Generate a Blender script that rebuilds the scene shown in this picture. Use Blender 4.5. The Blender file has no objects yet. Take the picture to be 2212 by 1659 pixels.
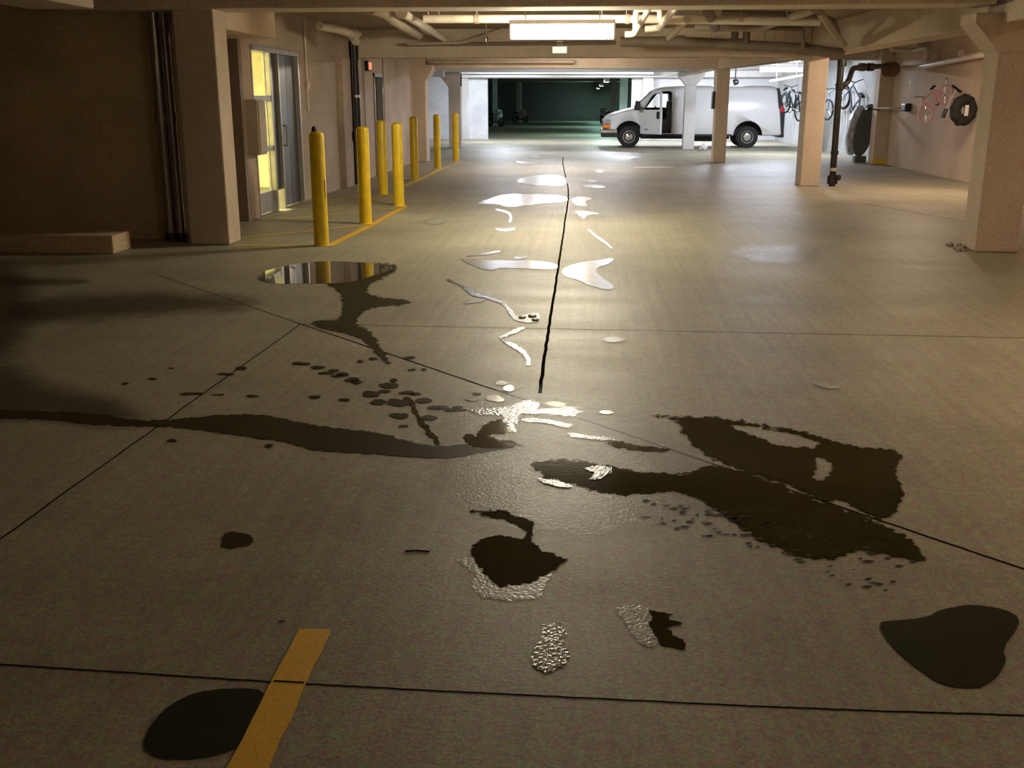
import bpy, bmesh, math, random
from mathutils import Vector, Matrix
random.seed(7)
PI = math.pi
S = bpy.context.scene
COL = S.collection

# ------------------------------------------------------------------ camera calibration
F = 2222.; CX, CY = 1106., 829.5; YH = 215.; VX = 1275.; H = 1.64
PT = math.atan((CY-YH)/F); YAW = math.atan((VX-CX)/math.hypot(F, CY-YH))
def ray(x, y):
    a = (x-CX)/F; b = (CY-y)/F
    h = math.cos(PT)+b*math.sin(PT); z = -math.sin(PT)+b*math.cos(PT)
    return (-math.sin(YAW)*h+math.cos(YAW)*a, math.cos(YAW)*h+math.sin(YAW)*a, z)
def G(x, y, z=0.):
    r = ray(x, y); t = (z-H)/r[2]; return Vector((r[0]*t, r[1]*t, z))
def P(x, y, Y):
    r = ray(x, y); t = Y/r[1]; return Vector((r[0]*t, Y, H+r[2]*t))
def W(x, y, X):
    r = ray(x, y); t = X/r[0]; return Vector((X, r[1]*t, H+r[2]*t))
cam = bpy.data.cameras.new('camera'); co = bpy.data.objects.new('camera', cam); COL.objects.link(co)
co.location = (0, 0, H); co.rotation_euler = (PI/2-PT, 0, YAW)
cam.sensor_fit = 'HORIZONTAL'; cam.sensor_width = 36; cam.lens = 36*F/2212.; cam.clip_start = .05; cam.clip_end = 300
S.camera = co
S.view_settings.view_transform = 'Standard'; S.view_settings.look = 'None'
S.view_settings.gamma = 1; S.view_settings.exposure = 0.12; S.view_settings.use_curve_mapping = False

# ------------------------------------------------------------------ materials
def newmat(name):
    m = bpy.data.materials.new(name); m.use_nodes = True
    nt = m.node_tree; b = nt.nodes['Principled BSDF']; return m, nt, b
def N(nt, t, **k):
    n = nt.nodes.new(t)
    for a, v in k.items():
        if a.startswith('i_'): n.inputs[a[2:].replace('_', ' ')].default_value = v
        else: setattr(n, a, v)
    return n
def L(nt, a, b): nt.links.new(a, b)
def c4(c): return (c[0], c[1], c[2], 1)
def plain(name, col, rough=.5, metal=0., spec=.5, var=.12, scale=6.):
    m, nt, b = newmat(name)
    tc = N(nt, 'ShaderNodeTexCoord'); no = N(nt, 'ShaderNodeTexNoise', i_Scale=scale, i_Detail=5.)
    L(nt, tc.outputs['Object'], no.inputs['Vector'])
    cr = N(nt, 'ShaderNodeMapRange'); cr.inputs['From Min'].default_value = .3; cr.inputs['From Max'].default_value = .7
    cr.inputs['To Min'].default_value = 1-var; cr.inputs['To Max'].default_value = 1+var
    L(nt, no.outputs['Fac'], cr.inputs['Value'])
    mx = N(nt, 'ShaderNodeVectorMath', operation='SCALE'); mx.inputs[0].default_value = col[:3]
    L(nt, cr.outputs['Result'], mx.inputs['Scale']); L(nt, mx.outputs[0], b.inputs['Base Color'])
    b.inputs['Roughness'].default_value = rough; b.inputs['Metallic'].default_value = metal
    b.inputs['Specular IOR Level'].default_value = spec
    return m
def grain(nt, vec, scale=260., amt=.5):
    """fine coloured speckle of sand and cement, as a colour multiplier"""
    n = N(nt, 'ShaderNodeTexNoise', i_Scale=scale, i_Detail=2.); L(nt, vec, n.inputs['Vector'])
    m = N(nt, 'ShaderNodeMix', data_type='RGBA'); m.inputs[6].default_value = (.5, .5, .5, 1)
    m.inputs[0].default_value = amt; L(nt, n.outputs['Color'], m.inputs[7])
    s = N(nt, 'ShaderNodeVectorMath', operation='SCALE'); s.inputs['Scale'].default_value = 2.
    L(nt, m.outputs[2], s.inputs[0]); return s.outputs[0]
def concrete(name, col, rough=.8, var=.16, gscale=55., gamt=.65, bump=.15):
    m, nt, b = newmat(name)
    tc = N(nt, 'ShaderNodeTexCoord'); v = tc.outputs['Object']
    n1 = N(nt, 'ShaderNodeTexNoise', i_Scale=.9, i_Detail=8., i_Roughness=.6); L(nt, v, n1.inputs['Vector'])
    mr = N(nt, 'ShaderNodeMapRange'); mr.inputs['From Min'].default_value = .3; mr.inputs['From Max'].default_value = .7
    mr.inputs['To Min'].default_value = 1-var; mr.inputs['To Max'].default_value = 1+var
    L(nt, n1.outputs['Fac'], mr.inputs['Value'])
    a = N(nt, 'ShaderNodeVectorMath', operation='SCALE'); a.inputs[0].default_value = col; L(nt, mr.outputs[0], a.inputs['Scale'])
    g = grain(nt, v, gscale, gamt)
    x = N(nt, 'ShaderNodeVectorMath', operation='MULTIPLY'); L(nt, a.outputs[0], x.inputs[0]); L(nt, g, x.inputs[1])
    L(nt, x.outputs[0], b.inputs['Base Color']); b.inputs['Roughness'].default_value = rough
    b.inputs['Specular IOR Level'].default_value = .3
    n2 = N(nt, 'ShaderNodeTexNoise', i_Scale=40., i_Detail=4.); L(nt, v, n2.inputs['Vector'])
    bp = N(nt, 'ShaderNodeBump', i_Strength=bump, i_Distance=.01); L(nt, n2.outputs['Fac'], bp.inputs['Height'])
    L(nt, bp.outputs[0], b.inputs['Normal'])
    return m
def blockwall(name, col, axis, mort=.88, gamt=.7):
    """painted concrete blocks; axis 'x' for walls in the XZ plane, 'y' for walls in the YZ plane"""
    m, nt, b = newmat(name)
    tc = N(nt, 'ShaderNodeTexCoord'); v = tc.outputs['Object']
    sp = N(nt, 'ShaderNodeSeparateXYZ'); L(nt, v, sp.inputs[0]); cb = N(nt, 'ShaderNodeCombineXYZ')
    L(nt, sp.outputs['X' if axis == 'x' else 'Y'], cb.inputs[0]); L(nt, sp.outputs['Z'], cb.inputs[1])
    br = N(nt, 'ShaderNodeTexBrick', i_Scale=1.); L(nt, cb.outputs[0], br.inputs['Vector'])
    for k, val in (('Brick Width', .4), ('Row Height', .2), ('Mortar Size', .007), ('Mortar Smooth', .5), ('Bias', 0.)):
        br.inputs[k].default_value = val
    br.inputs['Color1'].default_value = (1, 1, 1, 1); br.inputs['Color2'].default_value = (.94, .94, .94, 1)
    br.inputs['Mortar'].default_value = (mort, mort, mort, 1)
    n1 = N(nt, 'ShaderNodeTexNoise', i_Scale=1.3, i_Detail=7.); L(nt, v, n1.inputs['Vector'])
    mr = N(nt, 'ShaderNodeMapRange'); mr.inputs['From Min'].default_value = .3; mr.inputs['From Max'].default_value = .7
    mr.inputs['To Min'].default_value = .85; mr.inputs['To Max'].default_value = 1.12
    L(nt, n1.outputs['Fac'], mr.inputs['Value'])
    a = N(nt, 'ShaderNodeVectorMath', operation='SCALE'); a.inputs[0].default_value = col; L(nt, mr.outputs[0], a.inputs['Scale'])
    x = N(nt, 'ShaderNodeVectorMath', operation='MULTIPLY'); L(nt, a.outputs[0], x.inputs[0]); L(nt, br.outputs['Color'], x.inputs[1])
    g = grain(nt, v, 45., gamt)
    y = N(nt, 'ShaderNodeVectorMath', operation='MULTIPLY'); L(nt, x.outputs[0], y.inputs[0]); L(nt, g, y.inputs[1])
    L(nt, y.outputs[0], b.inputs['Base Color']); b.inputs['Roughness'].default_value = .75
    bp = N(nt, 'ShaderNodeBump', i_Strength=.2, i_Distance=.006); L(nt, br.outputs['Fac'], bp.inputs['Height']); bp.invert = True
    L(nt, bp.outputs[0], b.inputs['Normal'])
    return m
def emit(name, col, s):
    m, nt, b = newmat(name); b.inputs['Base Color'].default_value = c4(col)
    b.inputs['Emission Color'].default_value = c4(col); b.inputs['Emission Strength'].default_value = s
    return m
def floor_mat():
    m, nt, b = newmat('floor_concrete')
    tc = N(nt, 'ShaderNodeTexCoord'); v = tc.outputs['Object']
    n1 = N(nt, 'ShaderNodeTexNoise', i_Scale=.55, i_Detail=9., i_Roughness=.62); L(nt, v, n1.inputs['Vector'])
    mr = N(nt, 'ShaderNodeMapRange'); mr.inputs['From Min'].default_value = .3; mr.inputs['From Max'].default_value = .7
    mr.inputs['To Min'].default_value = .78; mr.inputs['To Max'].default_value = 1.2; L(nt, n1.outputs['Fac'], mr.inputs['Value'])
    # broom finish and tyre wear running along the aisle
    mp = N(nt, 'ShaderNodeMapping'); mp.inputs['Scale'].default_value = (9, .22, 1); L(nt, v, mp.inputs['Vector'])
    n2 = N(nt, 'ShaderNodeTexNoise', i_Scale=1.6, i_Detail=6., i_Roughness=.7); L(nt, mp.outputs[0], n2.inputs['Vector'])
    m2 = N(nt, 'ShaderNodeMapRange'); m2.inputs['From Min'].default_value = .3; m2.inputs['From Max'].default_value = .7
    m2.inputs['To Min'].default_value = .86; m2.inputs['To Max'].default_value = 1.1; L(nt, n2.outputs['Fac'], m2.inputs['Value'])
    # trowel bands running across
    mp3 = N(nt, 'ShaderNodeMapping'); mp3.inputs['Scale'].default_value = (.35, 2.2, 1); mp3.inputs['Rotation'].default_value = (0, 0, .08)
    L(nt, v, mp3.inputs['Vector'])
    n3 = N(nt, 'ShaderNodeTexNoise', i_Scale=1.3, i_Detail=5.); L(nt, mp3.outputs[0], n3.inputs['Vector'])
    m3 = N(nt, 'ShaderNodeMapRange'); m3.inputs['From Min'].default_value = .3; m3.inputs['From Max'].default_value = .7
    m3.inputs['To Min'].default_value = .93; m3.inputs['To Max'].default_value = 1.06; L(nt, n3.outputs['Fac'], m3.inputs['Value'])
    q = N(nt, 'ShaderNodeMath', operation='MULTIPLY'); L(nt, mr.outputs[0], q.inputs[0]); L(nt, m2.outputs[0], q.inputs[1])
    q2 = N(nt, 'ShaderNodeMath', operation='MULTIPLY'); L(nt, q.outputs[0], q2.inputs[0]); L(nt, m3.outputs[0], q2.inputs[1])
    a = N(nt, 'ShaderNodeVectorMath', operation='SCALE'); a.inputs[0].default_value = FLOORC; L(nt, q2.outputs[0], a.inputs['Scale'])
    g = grain(nt, v, 95., .85)
    g2 = grain(nt, v, 26., .4)
    x = N(nt, 'ShaderNodeVectorMath', operation='MULTIPLY'); L(nt, a.outputs[0], x.inputs[0]); L(nt, g, x.inputs[1])
    x2 = N(nt, 'ShaderNodeVectorMath', operation='MULTIPLY'); L(nt, x.outputs[0], x2.inputs[0]); L(nt, g2, x2.inputs[1])
    L(nt, x2.outputs[0], b.inputs['Base Color'])
    rr = N(nt, 'ShaderNodeMapRange'); rr.inputs['From Min'].default_value = .3; rr.inputs['From Max'].default_value = .7
    rr.inputs['To Min'].default_value = .46; rr.inputs['To Max'].default_value = .56; L(nt, n3.outputs['Fac'], rr.inputs['Value'])
    L(nt, rr.outputs[0], b.inputs['Roughness']); b.inputs['Specular IOR Level'].default_value = .26
    n4 = N(nt, 'ShaderNodeTexNoise', i_Scale=60., i_Detail=3.); L(nt, v, n4.inputs['Vector'])
    bp = N(nt, 'ShaderNodeBump', i_Strength=.12, i_Distance=.01); L(nt, n4.outputs['Fac'], bp.inputs['Height']); L(nt, bp.outputs[0], b.inputs['Normal'])
    return m
FLOORC = (.32, .295, .215)
def wet_mat(name, col, rough, nscale, namp, bump=0., bscale=30., soft=.25, spec=.5, op=1.):
    """water, damp or dark areas on the slab; the 'edge' attribute of the patch fades it out raggedly"""
    m, nt, b = newmat(name)
    tc = N(nt, 'ShaderNodeTexCoord'); v = tc.outputs['Object']
    at = N(nt, 'ShaderNodeAttribute', attribute_name='edge')
    n1 = N(nt, 'ShaderNodeTexNoise', i_Scale=nscale, i_Detail=8., i_Roughness=.72); L(nt, v, n1.inputs['Vector'])
    s = N(nt, 'ShaderNodeMath', operation='MULTIPLY_ADD'); L(nt, n1.outputs['Fac'], s.inputs[0]); s.inputs[1].default_value = namp*2
    s.inputs[2].default_value = -namp
    ad = N(nt, 'ShaderNodeMath', operation='ADD'); L(nt, s.outputs[0], ad.inputs[0]); L(nt, at.outputs['Fac'], ad.inputs[1])
    mr = N(nt, 'ShaderNodeMapRange', interpolation_type='SMOOTHSTEP'); mr.inputs['From Min'].default_value = -soft; mr.inputs['From Max'].default_value = soft
    L(nt, ad.outputs[0], mr.inputs['Value'])
    n2 = N(nt, 'ShaderNodeTexNoise', i_Scale=9., i_Detail=5.); L(nt, v, n2.inputs['Vector'])
    m2 = N(nt, 'ShaderNodeMapRange'); m2.inputs['To Min'].default_value = .6; m2.inputs['To Max'].default_value = 1.4; L(nt, n2.outputs['Fac'], m2.inputs['Value'])
    a = N(nt, 'ShaderNodeVectorMath', operation='SCALE'); a.inputs[0].default_value = col; L(nt, m2.outputs[0], a.inputs['Scale'])
    L(nt, a.outputs[0], b.inputs['Base Color']); b.inputs['Roughness'].default_value = rough
    b.inputs['IOR'].default_value = 1.33; b.inputs['Specular IOR Level'].default_value = spec
    if bump:
        n3 = N(nt, 'ShaderNodeTexNoise', i_Scale=bscale, i_Detail=2.); L(nt, v, n3.inputs['Vector'])
        bp = N(nt, 'ShaderNodeBump', i_Strength=bump, i_Distance=.01); L(nt, n3.outputs['Fac'], bp.inputs['Height']); L(nt, bp.outputs[0], b.inputs['Normal'])
    tr = N(nt, 'ShaderNodeBsdfTransparent'); mx = N(nt, 'ShaderNodeMixShader')
    mr.inputs['To Max'].default_value = op
    L(nt, mr.outputs[0], mx.inputs[0]); L(nt, tr.outputs[0], mx.inputs[1]); L(nt, b.outputs[0], mx.inputs[2])
    L(nt, mx.outputs[0], nt.nodes['Material Output'].inputs['Surface'])
    return m
def yellow_paint(name, col, wear=.42, scale=14.):
    m, nt, b = newmat(name)
    tc = N(nt, 'ShaderNodeTexCoord'); v = tc.outputs['Object']
    n1 = N(nt, 'ShaderNodeTexNoise', i_Scale=scale, i_Detail=8., i_Roughness=.7); L(nt, v, n1.inputs['Vector'])
    mr = N(nt, 'ShaderNodeMapRange'); mr.inputs['From Min'].default_value = wear-.07; mr.inputs['From Max'].default_value = wear+.02
    L(nt, n1.outputs['Fac'], mr.inputs['Value'])
    mx = N(nt, 'ShaderNodeMix', data_type='RGBA'); mx.inputs[6].default_value = c4([.7*c for c in FLOORC]); mx.inputs[7].default_value = c4(col)
    L(nt, mr.outputs[0], mx.inputs[0])
    g = grain(nt, v, 110., .5)
    x = N(nt, 'ShaderNodeVectorMath', operation='MULTIPLY'); L(nt, mx.outputs[2], x.inputs[0]); L(nt, g, x.inputs[1])
    L(nt, x.outputs[0], b.inputs['Base Color']); b.inputs['Roughness'].default_value = .5
    return m

M = {}
M['floor'] = floor_mat()
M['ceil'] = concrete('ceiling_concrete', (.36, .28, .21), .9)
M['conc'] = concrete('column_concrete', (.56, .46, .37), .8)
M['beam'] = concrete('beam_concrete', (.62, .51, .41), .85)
M['pale'] = concrete('cool_lit_concrete', (.62, .60, .58), .8)  # column concrete again, made paler and greyer for the cool lamps' light
M['litwall'] = concrete('grey_lit_concrete', (.40, .41, .41), .8)  # right wall's concrete, colour greyed for the cool light beyond the pilaster
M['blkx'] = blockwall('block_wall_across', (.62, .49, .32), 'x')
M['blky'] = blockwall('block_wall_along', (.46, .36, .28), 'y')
M['wallr'] = concrete('right_wall_concrete', (.56, .42, .30), .8)
M['blkp'] = blockwall('pale_block_wall', (.66, .66, .68), 'x', .85)
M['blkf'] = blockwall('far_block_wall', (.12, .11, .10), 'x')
M['steel'] = plain('painted_steel_dark', (.06, .055, .05), .3, .6)
M['galv'] = plain('galvanised_pipe', (.38, .36, .32), .25, .75)
M['black'] = plain('black_plastic', (.012, .012, .013), .45)
M['rubber'] = plain('tyre_rubber', (.016, .016, .017), .8)
M['blackpipe'] = plain('black_iron_pipe', (.018, .016, .015), .4, .3)
M['whitepipe'] = plain('white_pipe', (.72, .64, .55), .45)
M['tanpipe'] = plain('tan_pipe', (.42, .34, .27), .6)
M['brownpipe'] = plain('brown_pipe', (.2, .15, .11), .6)
M['red'] = plain('red_enamel', (.15, .045, .025), .4)
M['white'] = plain('white_enamel', (.8, .8, .78), .4, var=.04)
M['vanwhite'] = plain('van_white_paint', (.80, .80, .80), .22, var=.02)
M['vandark'] = plain('van_interior_dark', (.02, .018, .022), .7)
M['chrome'] = plain('chrome', (.75, .75, .75), .15, 1.)
M['glassdark'] = plain('dark_glass', (.02, .022, .025), .05, 0, .8)
M['bollard'] = plain('bollard_yellow', (.72, .50, .012), .38, var=.15, scale=9)
M['scuff'] = plain('bollard_scuff', (.08, .05, .01), .7)
M['yline'] = yellow_paint('yellow_floor_paint', (.78, .46, .03), .33)
M['yworn'] = yellow_paint('worn_yellow_floor_paint', (.68, .50, .06), .39, 6.)
M['ypale'] = yellow_paint('faded_yellow_floor_paint', (.5, .4, .2), .47, 4.)
M['joint'] = plain('joint_black', (.012, .010, .008), 1., spec=0)
M['doorgrey'] = plain('grey_door_paint', (.10, .105, .125), .35)
M['doordark'] = plain('dark_bronze_frame', (.035, .03, .028), .4)
M['alu'] = plain('aluminium', (.5, .48, .46), .35, .7)
M['aludark'] = plain('satin_grey_metal', (.32, .31, .31), .4, .4)
M['room'] = plain('lobby_wall_paint', (.88, .84, .50), .7)
M['pink'] = plain('pink_bike_enamel', (.7, .38, .38), .35)
M['bluegrey'] = plain('blue_grey_enamel', (.28, .32, .42), .3, .3)
M['teal'] = plain('teal_enamel', (.03, .06, .07), .3)
M['silverwrap'] = plain('silvery_plastic_wrap', (.45, .5, .62), .15, .3, var=.4, scale=9)
M['shell'] = plain('dark_grey_shell', (.07, .07, .065), .5)
M['orange'] = plain('amber_lens', (.9, .25, .03), .3)
M['redlens'] = plain('red_lens', (.6, .03, .04), .2)
M['lamp'] = plain('headlamp_glass', (.55, .55, .6), .1, .5)
M['gyp'] = plain('plastic_bag', (.75, .74, .76), .5)
m, nt, b = newmat('clear_glass'); M['glass'] = m
b.inputs['Base Color'].default_value = (.95, .97, .93, 1); b.inputs['Roughness'].default_value = .02
b.inputs['Transmission Weight'].default_value = 1; b.inputs['IOR'].default_value = 1.02; b.inputs['Specular IOR Level'].default_value = .5

# ------------------------------------------------------------------ mesh helpers
def build(name, bm, mat, parent=None, smooth=False, bevel=0, loc=None):
    bmesh.ops.recalc_face_normals(bm, faces=bm.faces[:])
    me = bpy.data.meshes.new(name); bm.to_mesh(me); bm.free()
    mats = mat if isinstance(mat, (list, tuple)) else [mat]
    for q in mats: me.materials.append(M[q] if isinstance(q, str) else q)
    if smooth:
        for p in me.polygons: p.use_smooth = True
    o = bpy.data.objects.new(name, me); COL.objects.link(o)
    if parent: o.parent = parent
    if loc is not None: o.location = loc
    if bevel:
        bv = o.modifiers.new('bevel', 'BEVEL'); bv.width = bevel; bv.segments = 2; bv.limit_method = 'ANGLE'
    if smooth:
        try:
            es = o.modifiers.new('split', 'EDGE_SPLIT'); es.split_angle = math.radians(40)
        except Exception: pass
    return o
def tag(o, label=None, cat=None, group=None, kind=None):
    if label: o['label'] = label
    if cat: o['category'] = cat
    if group: o['group'] = group
    if kind: o['kind'] = kind
    return o
def empty(name, loc, label, cat, group=None, rz=0, kind=None):
    o = bpy.data.objects.new(name, None); COL.objects.link(o); o.location = loc; o.rotation_euler = (0, 0, rz)
    o.empty_display_size = .1
    return tag(o, label, cat, group, kind)
def box(bm, a, b, mi=0):
    x0, y0, z0 = a; x1, y1, z1 = b
    v = [bm.verts.new(p) for p in ((x0,y0,z0),(x1,y0,z0),(x1,y1,z0),(x0,y1,z0),(x0,y0,z1),(x1,y0,z1),(x1,y1,z1),(x0,y1,z1))]
    for q in ((0,3,2,1),(4,5,6,7),(0,1,5,4),(1,2,6,5),(2,3,7,6),(3,0,4,7)):
        f = bm.faces.new([v[i] for i in q]); f.material_index = mi
    return v
def B(*args):
    bm = bmesh.new()
    for i in range(0, len(args), 2): box(bm, args[i], args[i+1])
    return bm
def frame_of(d):
    d = d.normalized(); u = Vector((0, 0, 1)) if abs(d.z) < .9 else Vector((1, 0, 0))
    s = d.cross(u).normalized(); return s, d.cross(s).normalized()
def tube(bm, pts, r, seg=12, caps=True, mi=0):
    pts = [Vector(p) for p in pts]; n = len(pts)
    rs = r if isinstance(r, (list, tuple)) else [r]*n
    rings = []; prev = None
    for i in range(n):
        if i == 0: d = pts[1]-pts[0]
        elif i == n-1: d = pts[-1]-pts[-2]
        else: d = (pts[i]-pts[i-1]).normalized()+(pts[i+1]-pts[i]).normalized()
        d.normalize()
        if prev is None: s, t = frame_of(d)
        else:
            s = (prev-d*prev.dot(d)).normalized(); t = d.cross(s).normalized()
        prev = s
        k = 1.
        if 0 < i < n-1:
            c = max(.5, d.dot((pts[i+1]-pts[i]).normalized())); k = 1/c
            k = min(k, 1.3)
        rings.append([bm.verts.new(pts[i]+(s*math.cos(2*PI*j/seg)+t*math.sin(2*PI*j/seg))*rs[i]*(1 if k == 1 else (1+k)/2)) for j in range(seg)])
    for a, b2 in zip(rings, rings[1:]):
        for j in range(seg):
            f = bm.faces.new((a[j], a[(j+1) % seg], b2[(j+1) % seg], b2[j])); f.material_index = mi
    if caps:
        for rg in (rings[0], rings[-1]):
            f = bm.faces.new(rg); f.material_index = mi
def T(pts, r, seg=12):
    bm = bmesh.new(); tube(bm, pts, r, seg); return bm
def soften(pts, r=.12, k=4):
    """round the corners of a polyline, as pipe elbows do"""
    pts = [Vector(p) for p in pts]; out = [pts[0]]
    for i in range(1, len(pts)-1):
        a, b_, c = pts[i-1], pts[i], pts[i+1]
        ra = min(r, (a-b_).length*.45); rc = min(r, (c-b_).length*.45)
        p0 = b_+(a-b_).normalized()*ra; p1 = b_+(c-b_).normalized()*rc
        for j in range(k+1):
            t = j/k; out.append(p0*(1-t)**2+b_*2*t*(1-t)+p1*t*t)
    out.append(pts[-1]); return out
def prism(bm, poly, y0, y1, mi=0, ax='y'):
    """extrude a polygon given in (x,z) along y (or (y,z) along x, or (x,y) along z)"""
    def mk(p, w):
        return (p[0], w, p[1]) if ax == 'y' else ((w, p[0], p[1]) if ax == 'x' else (p[0], p[1], w))
    a = [bm.verts.new(mk(p, y0)) for p in poly]; b_ = [bm.verts.new(mk(p, y1)) for p in poly]
    n = len(poly)
    fs = [bm.faces.new(a), bm.faces.new(b_[::-1])]
    for i in range(n): fs.append(bm.faces.new((a[i], b_[i], b_[(i+1) % n], a[(i+1) % n])))
    for f in fs: f.material_index = mi
def PR(poly, y0, y1, ax='y'):
    bm = bmesh.new(); prism(bm, poly, y0, y1, 0, ax); return bm
def lathe(bm, prof, seg=24, M4=None, mi=0):
    """prof: (r,z) list; revolve about z"""
    rings = []
    for r, z in prof:
        rings.append([bm.verts.new((r*math.cos(2*PI*j/seg), r*math.sin(2*PI*j/seg), z)) for j in range(seg)])
    vs = [v for rg in rings for v in rg]
    for a, b_ in zip(rings, rings[1:]):
        for j in range(seg):
            f = bm.faces.new((a[j], a[(j+1) % seg], b_[(j+1) % seg], b_[j])); f.material_index = mi
    for rg in (rings[0], rings[-1]):
        f = bm.faces.new(rg); f.material_index = mi
    if M4: bmesh.ops.transform(bm, matrix=M4, verts=vs)
def torus(bm, c, R, r, axis='y', seg=28, k=8):
    c = Vector(c); ring = []
    for i in range(seg):
        a = 2*PI*i/seg; row = []
        for j in range(k):
            b_ = 2*PI*j/k; rr = R+r*math.cos(b_); h = r*math.sin(b_)
            p = (rr*math.cos(a), h, rr*math.sin(a)) if axis == 'y' else ((h, rr*math.cos(a), rr*math.sin(a)) if axis == 'x' else (rr*math.cos(a), rr*math.sin(a), h))
            row.append(bm.verts.new(c+Vector(p)))
        ring.append(row)
    for i in range(seg):
        for j in range(k):
            bm.faces.new((ring[i][j], ring[(i+1) % seg][j], ring[(i+1) % seg][(j+1) % k], ring[i][(j+1) % k]))
def struct(name, bm, mat, parent=None):
    o = build(name, bm, mat, parent)
    if not parent: o['kind'] = 'structure'
    return o

# ------------------------------------------------------------------ the building
CE = 2.95                   # ceiling height
XR = 7.75; XL = -4.72
fl = struct('floor', B((-12, -7, -.3), (XR+.3, 86, 0)), 'floor')
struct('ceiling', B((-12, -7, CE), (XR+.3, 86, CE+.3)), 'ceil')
struct('wall_right', B((XR, -7, 0), (XR+.3, 28.4, CE)), 'wallr')
struct('wall_right_far', B((XR, 28.4, 0), (XR+.3, 46, CE)), 'litwall')
struct('wall_rear', B((-12, -7.3, 0), (XR+.3, -7, CE)), 'blkx')
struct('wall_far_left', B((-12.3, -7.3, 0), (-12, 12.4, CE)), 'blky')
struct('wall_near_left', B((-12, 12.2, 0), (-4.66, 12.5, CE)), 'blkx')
struct('recess_shade', B((XL-.22, 14.12, 0), (XL+.01, 14.25, CE)), 'brownpipe')  # dark strip painting the shade on the wall end beside the pier
# door wall, with openings for the lobby door and the dark door further along
D0, D1, DH = 14.66, 17.0, 2.37
E0, E1 = 23.05, 24.0
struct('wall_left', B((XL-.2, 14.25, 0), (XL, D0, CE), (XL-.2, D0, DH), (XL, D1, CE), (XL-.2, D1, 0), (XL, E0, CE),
                      (XL-.2, E0, 2.2), (XL, E1, CE), (XL-.2, E1, 0), (XL, 29.2, CE)), 'blky')
struct('wall_recess', B((-8.4, 12.75, 0), (-8.2, 14.25, CE), (-8.4, 14.2, 0), (XL-.2, 14.4, CE)), 'blkx')
# wall thickening between the door and the black pipe
struct('trim_1', B((XL, 19.75, 0), (XL+.1, 20.35, CE)), 'blky')
# curb of blocks along the near left wall
tag(build('block_curb', B((-12, 10.95, 0), (-5.2, 11.4, .2)), 'blkx', bevel=.01), 'low dark curb of blocks on the floor below the near left wall', 'curb')
# back wall with the wide opening to the far parking hall
bw = [(-12, -4.34), (1.72, XR)]
wb = struct('wall_back', B((-12, 45, 0), (-4.34, 45.3, CE), (1.72, 45, 0), (XR, 45.3, CE), (-4.34, 45, 2.5), (1.72, 45.3, CE)), 'blkp')
struct('wall_side_left', B((-12.3, 29.2, 0), (-12, 86, CE), (-12, 29.0, 0), (XL, 29.2, CE)), 'blkp')
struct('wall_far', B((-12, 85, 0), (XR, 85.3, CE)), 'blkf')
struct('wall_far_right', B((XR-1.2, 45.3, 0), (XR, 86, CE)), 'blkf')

# floor joints (parts of the floor)
def strip(name, pts, w, mat, parent, z=.0015, w2=None):
    bm = bmesh.new(); L_ = []; R_ = []
    n = len(pts)
    for i, p in enumerate(pts):
        p = Vector((p[0], p[1], 0)); a = Vector(pts[max(0, i-1)]); c = Vector(pts[min(n-1, i+1)])
        d = Vector((c[0]-a[0], c[1]-a[1], 0)).normalized(); s = Vector((-d.y, d.x, 0))*(w/2)
        L_.append(bm.verts.new(p+s+Vector((0, 0, z)))); R_.append(bm.verts.new(p-s+Vector((0, 0, z))))
    for i in range(n-1): bm.faces.new((L_[i], R_[i], R_[i+1], L_[i+1]))
    return build(name, bm, mat, parent)
def ext(a, b, ka, kb):
    a = Vector(a); b = Vector(b); d = (b-a).normalized(); return a-d*ka, b+d*kb
def dash(a, b, n=40, jit=.003):
    a = Vector(a); b = Vector(b)
    return [a.lerp(b, i/n)+Vector((random.uniform(-jit, jit), random.uniform(-jit, jit), 0)) for i in range(n+1)]
jl = [G(0, 1436), G(590, 1474), G(900, 1491), G(1600, 1525), G(1877, 1536), G(2212, 1546)]
jl = [ext(jl[0], jl[1], 2, 0)[0]]+jl+[ext(jl[-2], jl[-1], 0, 2)[1]]
jq = []
for a, c in zip(jl, jl[1:]): jq += dash(a, c, 30, .0012)[:-1]
strip('control_joint', jq, .0075, 'joint', fl)
a, c = ext(G(650, 700), G(2212, 730), 0, 3.5); strip('control_joint', dash(a, c), .007, 'joint', fl)
a, c = ext(G(650, 700), G(2212, 1230), 0, 2); strip('control_joint', dash(a, c, 90, .002), .011, 'joint', fl)
a, c = ext(G(650, 700), G(0, 1165), 0, 2); strip('control_joint', dash(a, c), .009, 'joint', fl)
strip('control_joint', dash(G(650, 700), G(330, 590)), .006, 'joint', fl)
cj = [G(1165, 850), G(1187, 700), G(1209, 560), G(1220, 480), G(1228, 430), G(1227, 405), G(1222, 385), G(1216, 355), G(1216, 338)]
pj = []
for a, c in zip(cj, cj[1:]): pj += dash(a, c, 14, .004)[:-1]
strip('control_joint', pj, .022, 'joint', fl)
strip('control_joint', dash(G(1850, 437), G(2090, 480)), .015, 'joint', fl)

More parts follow.
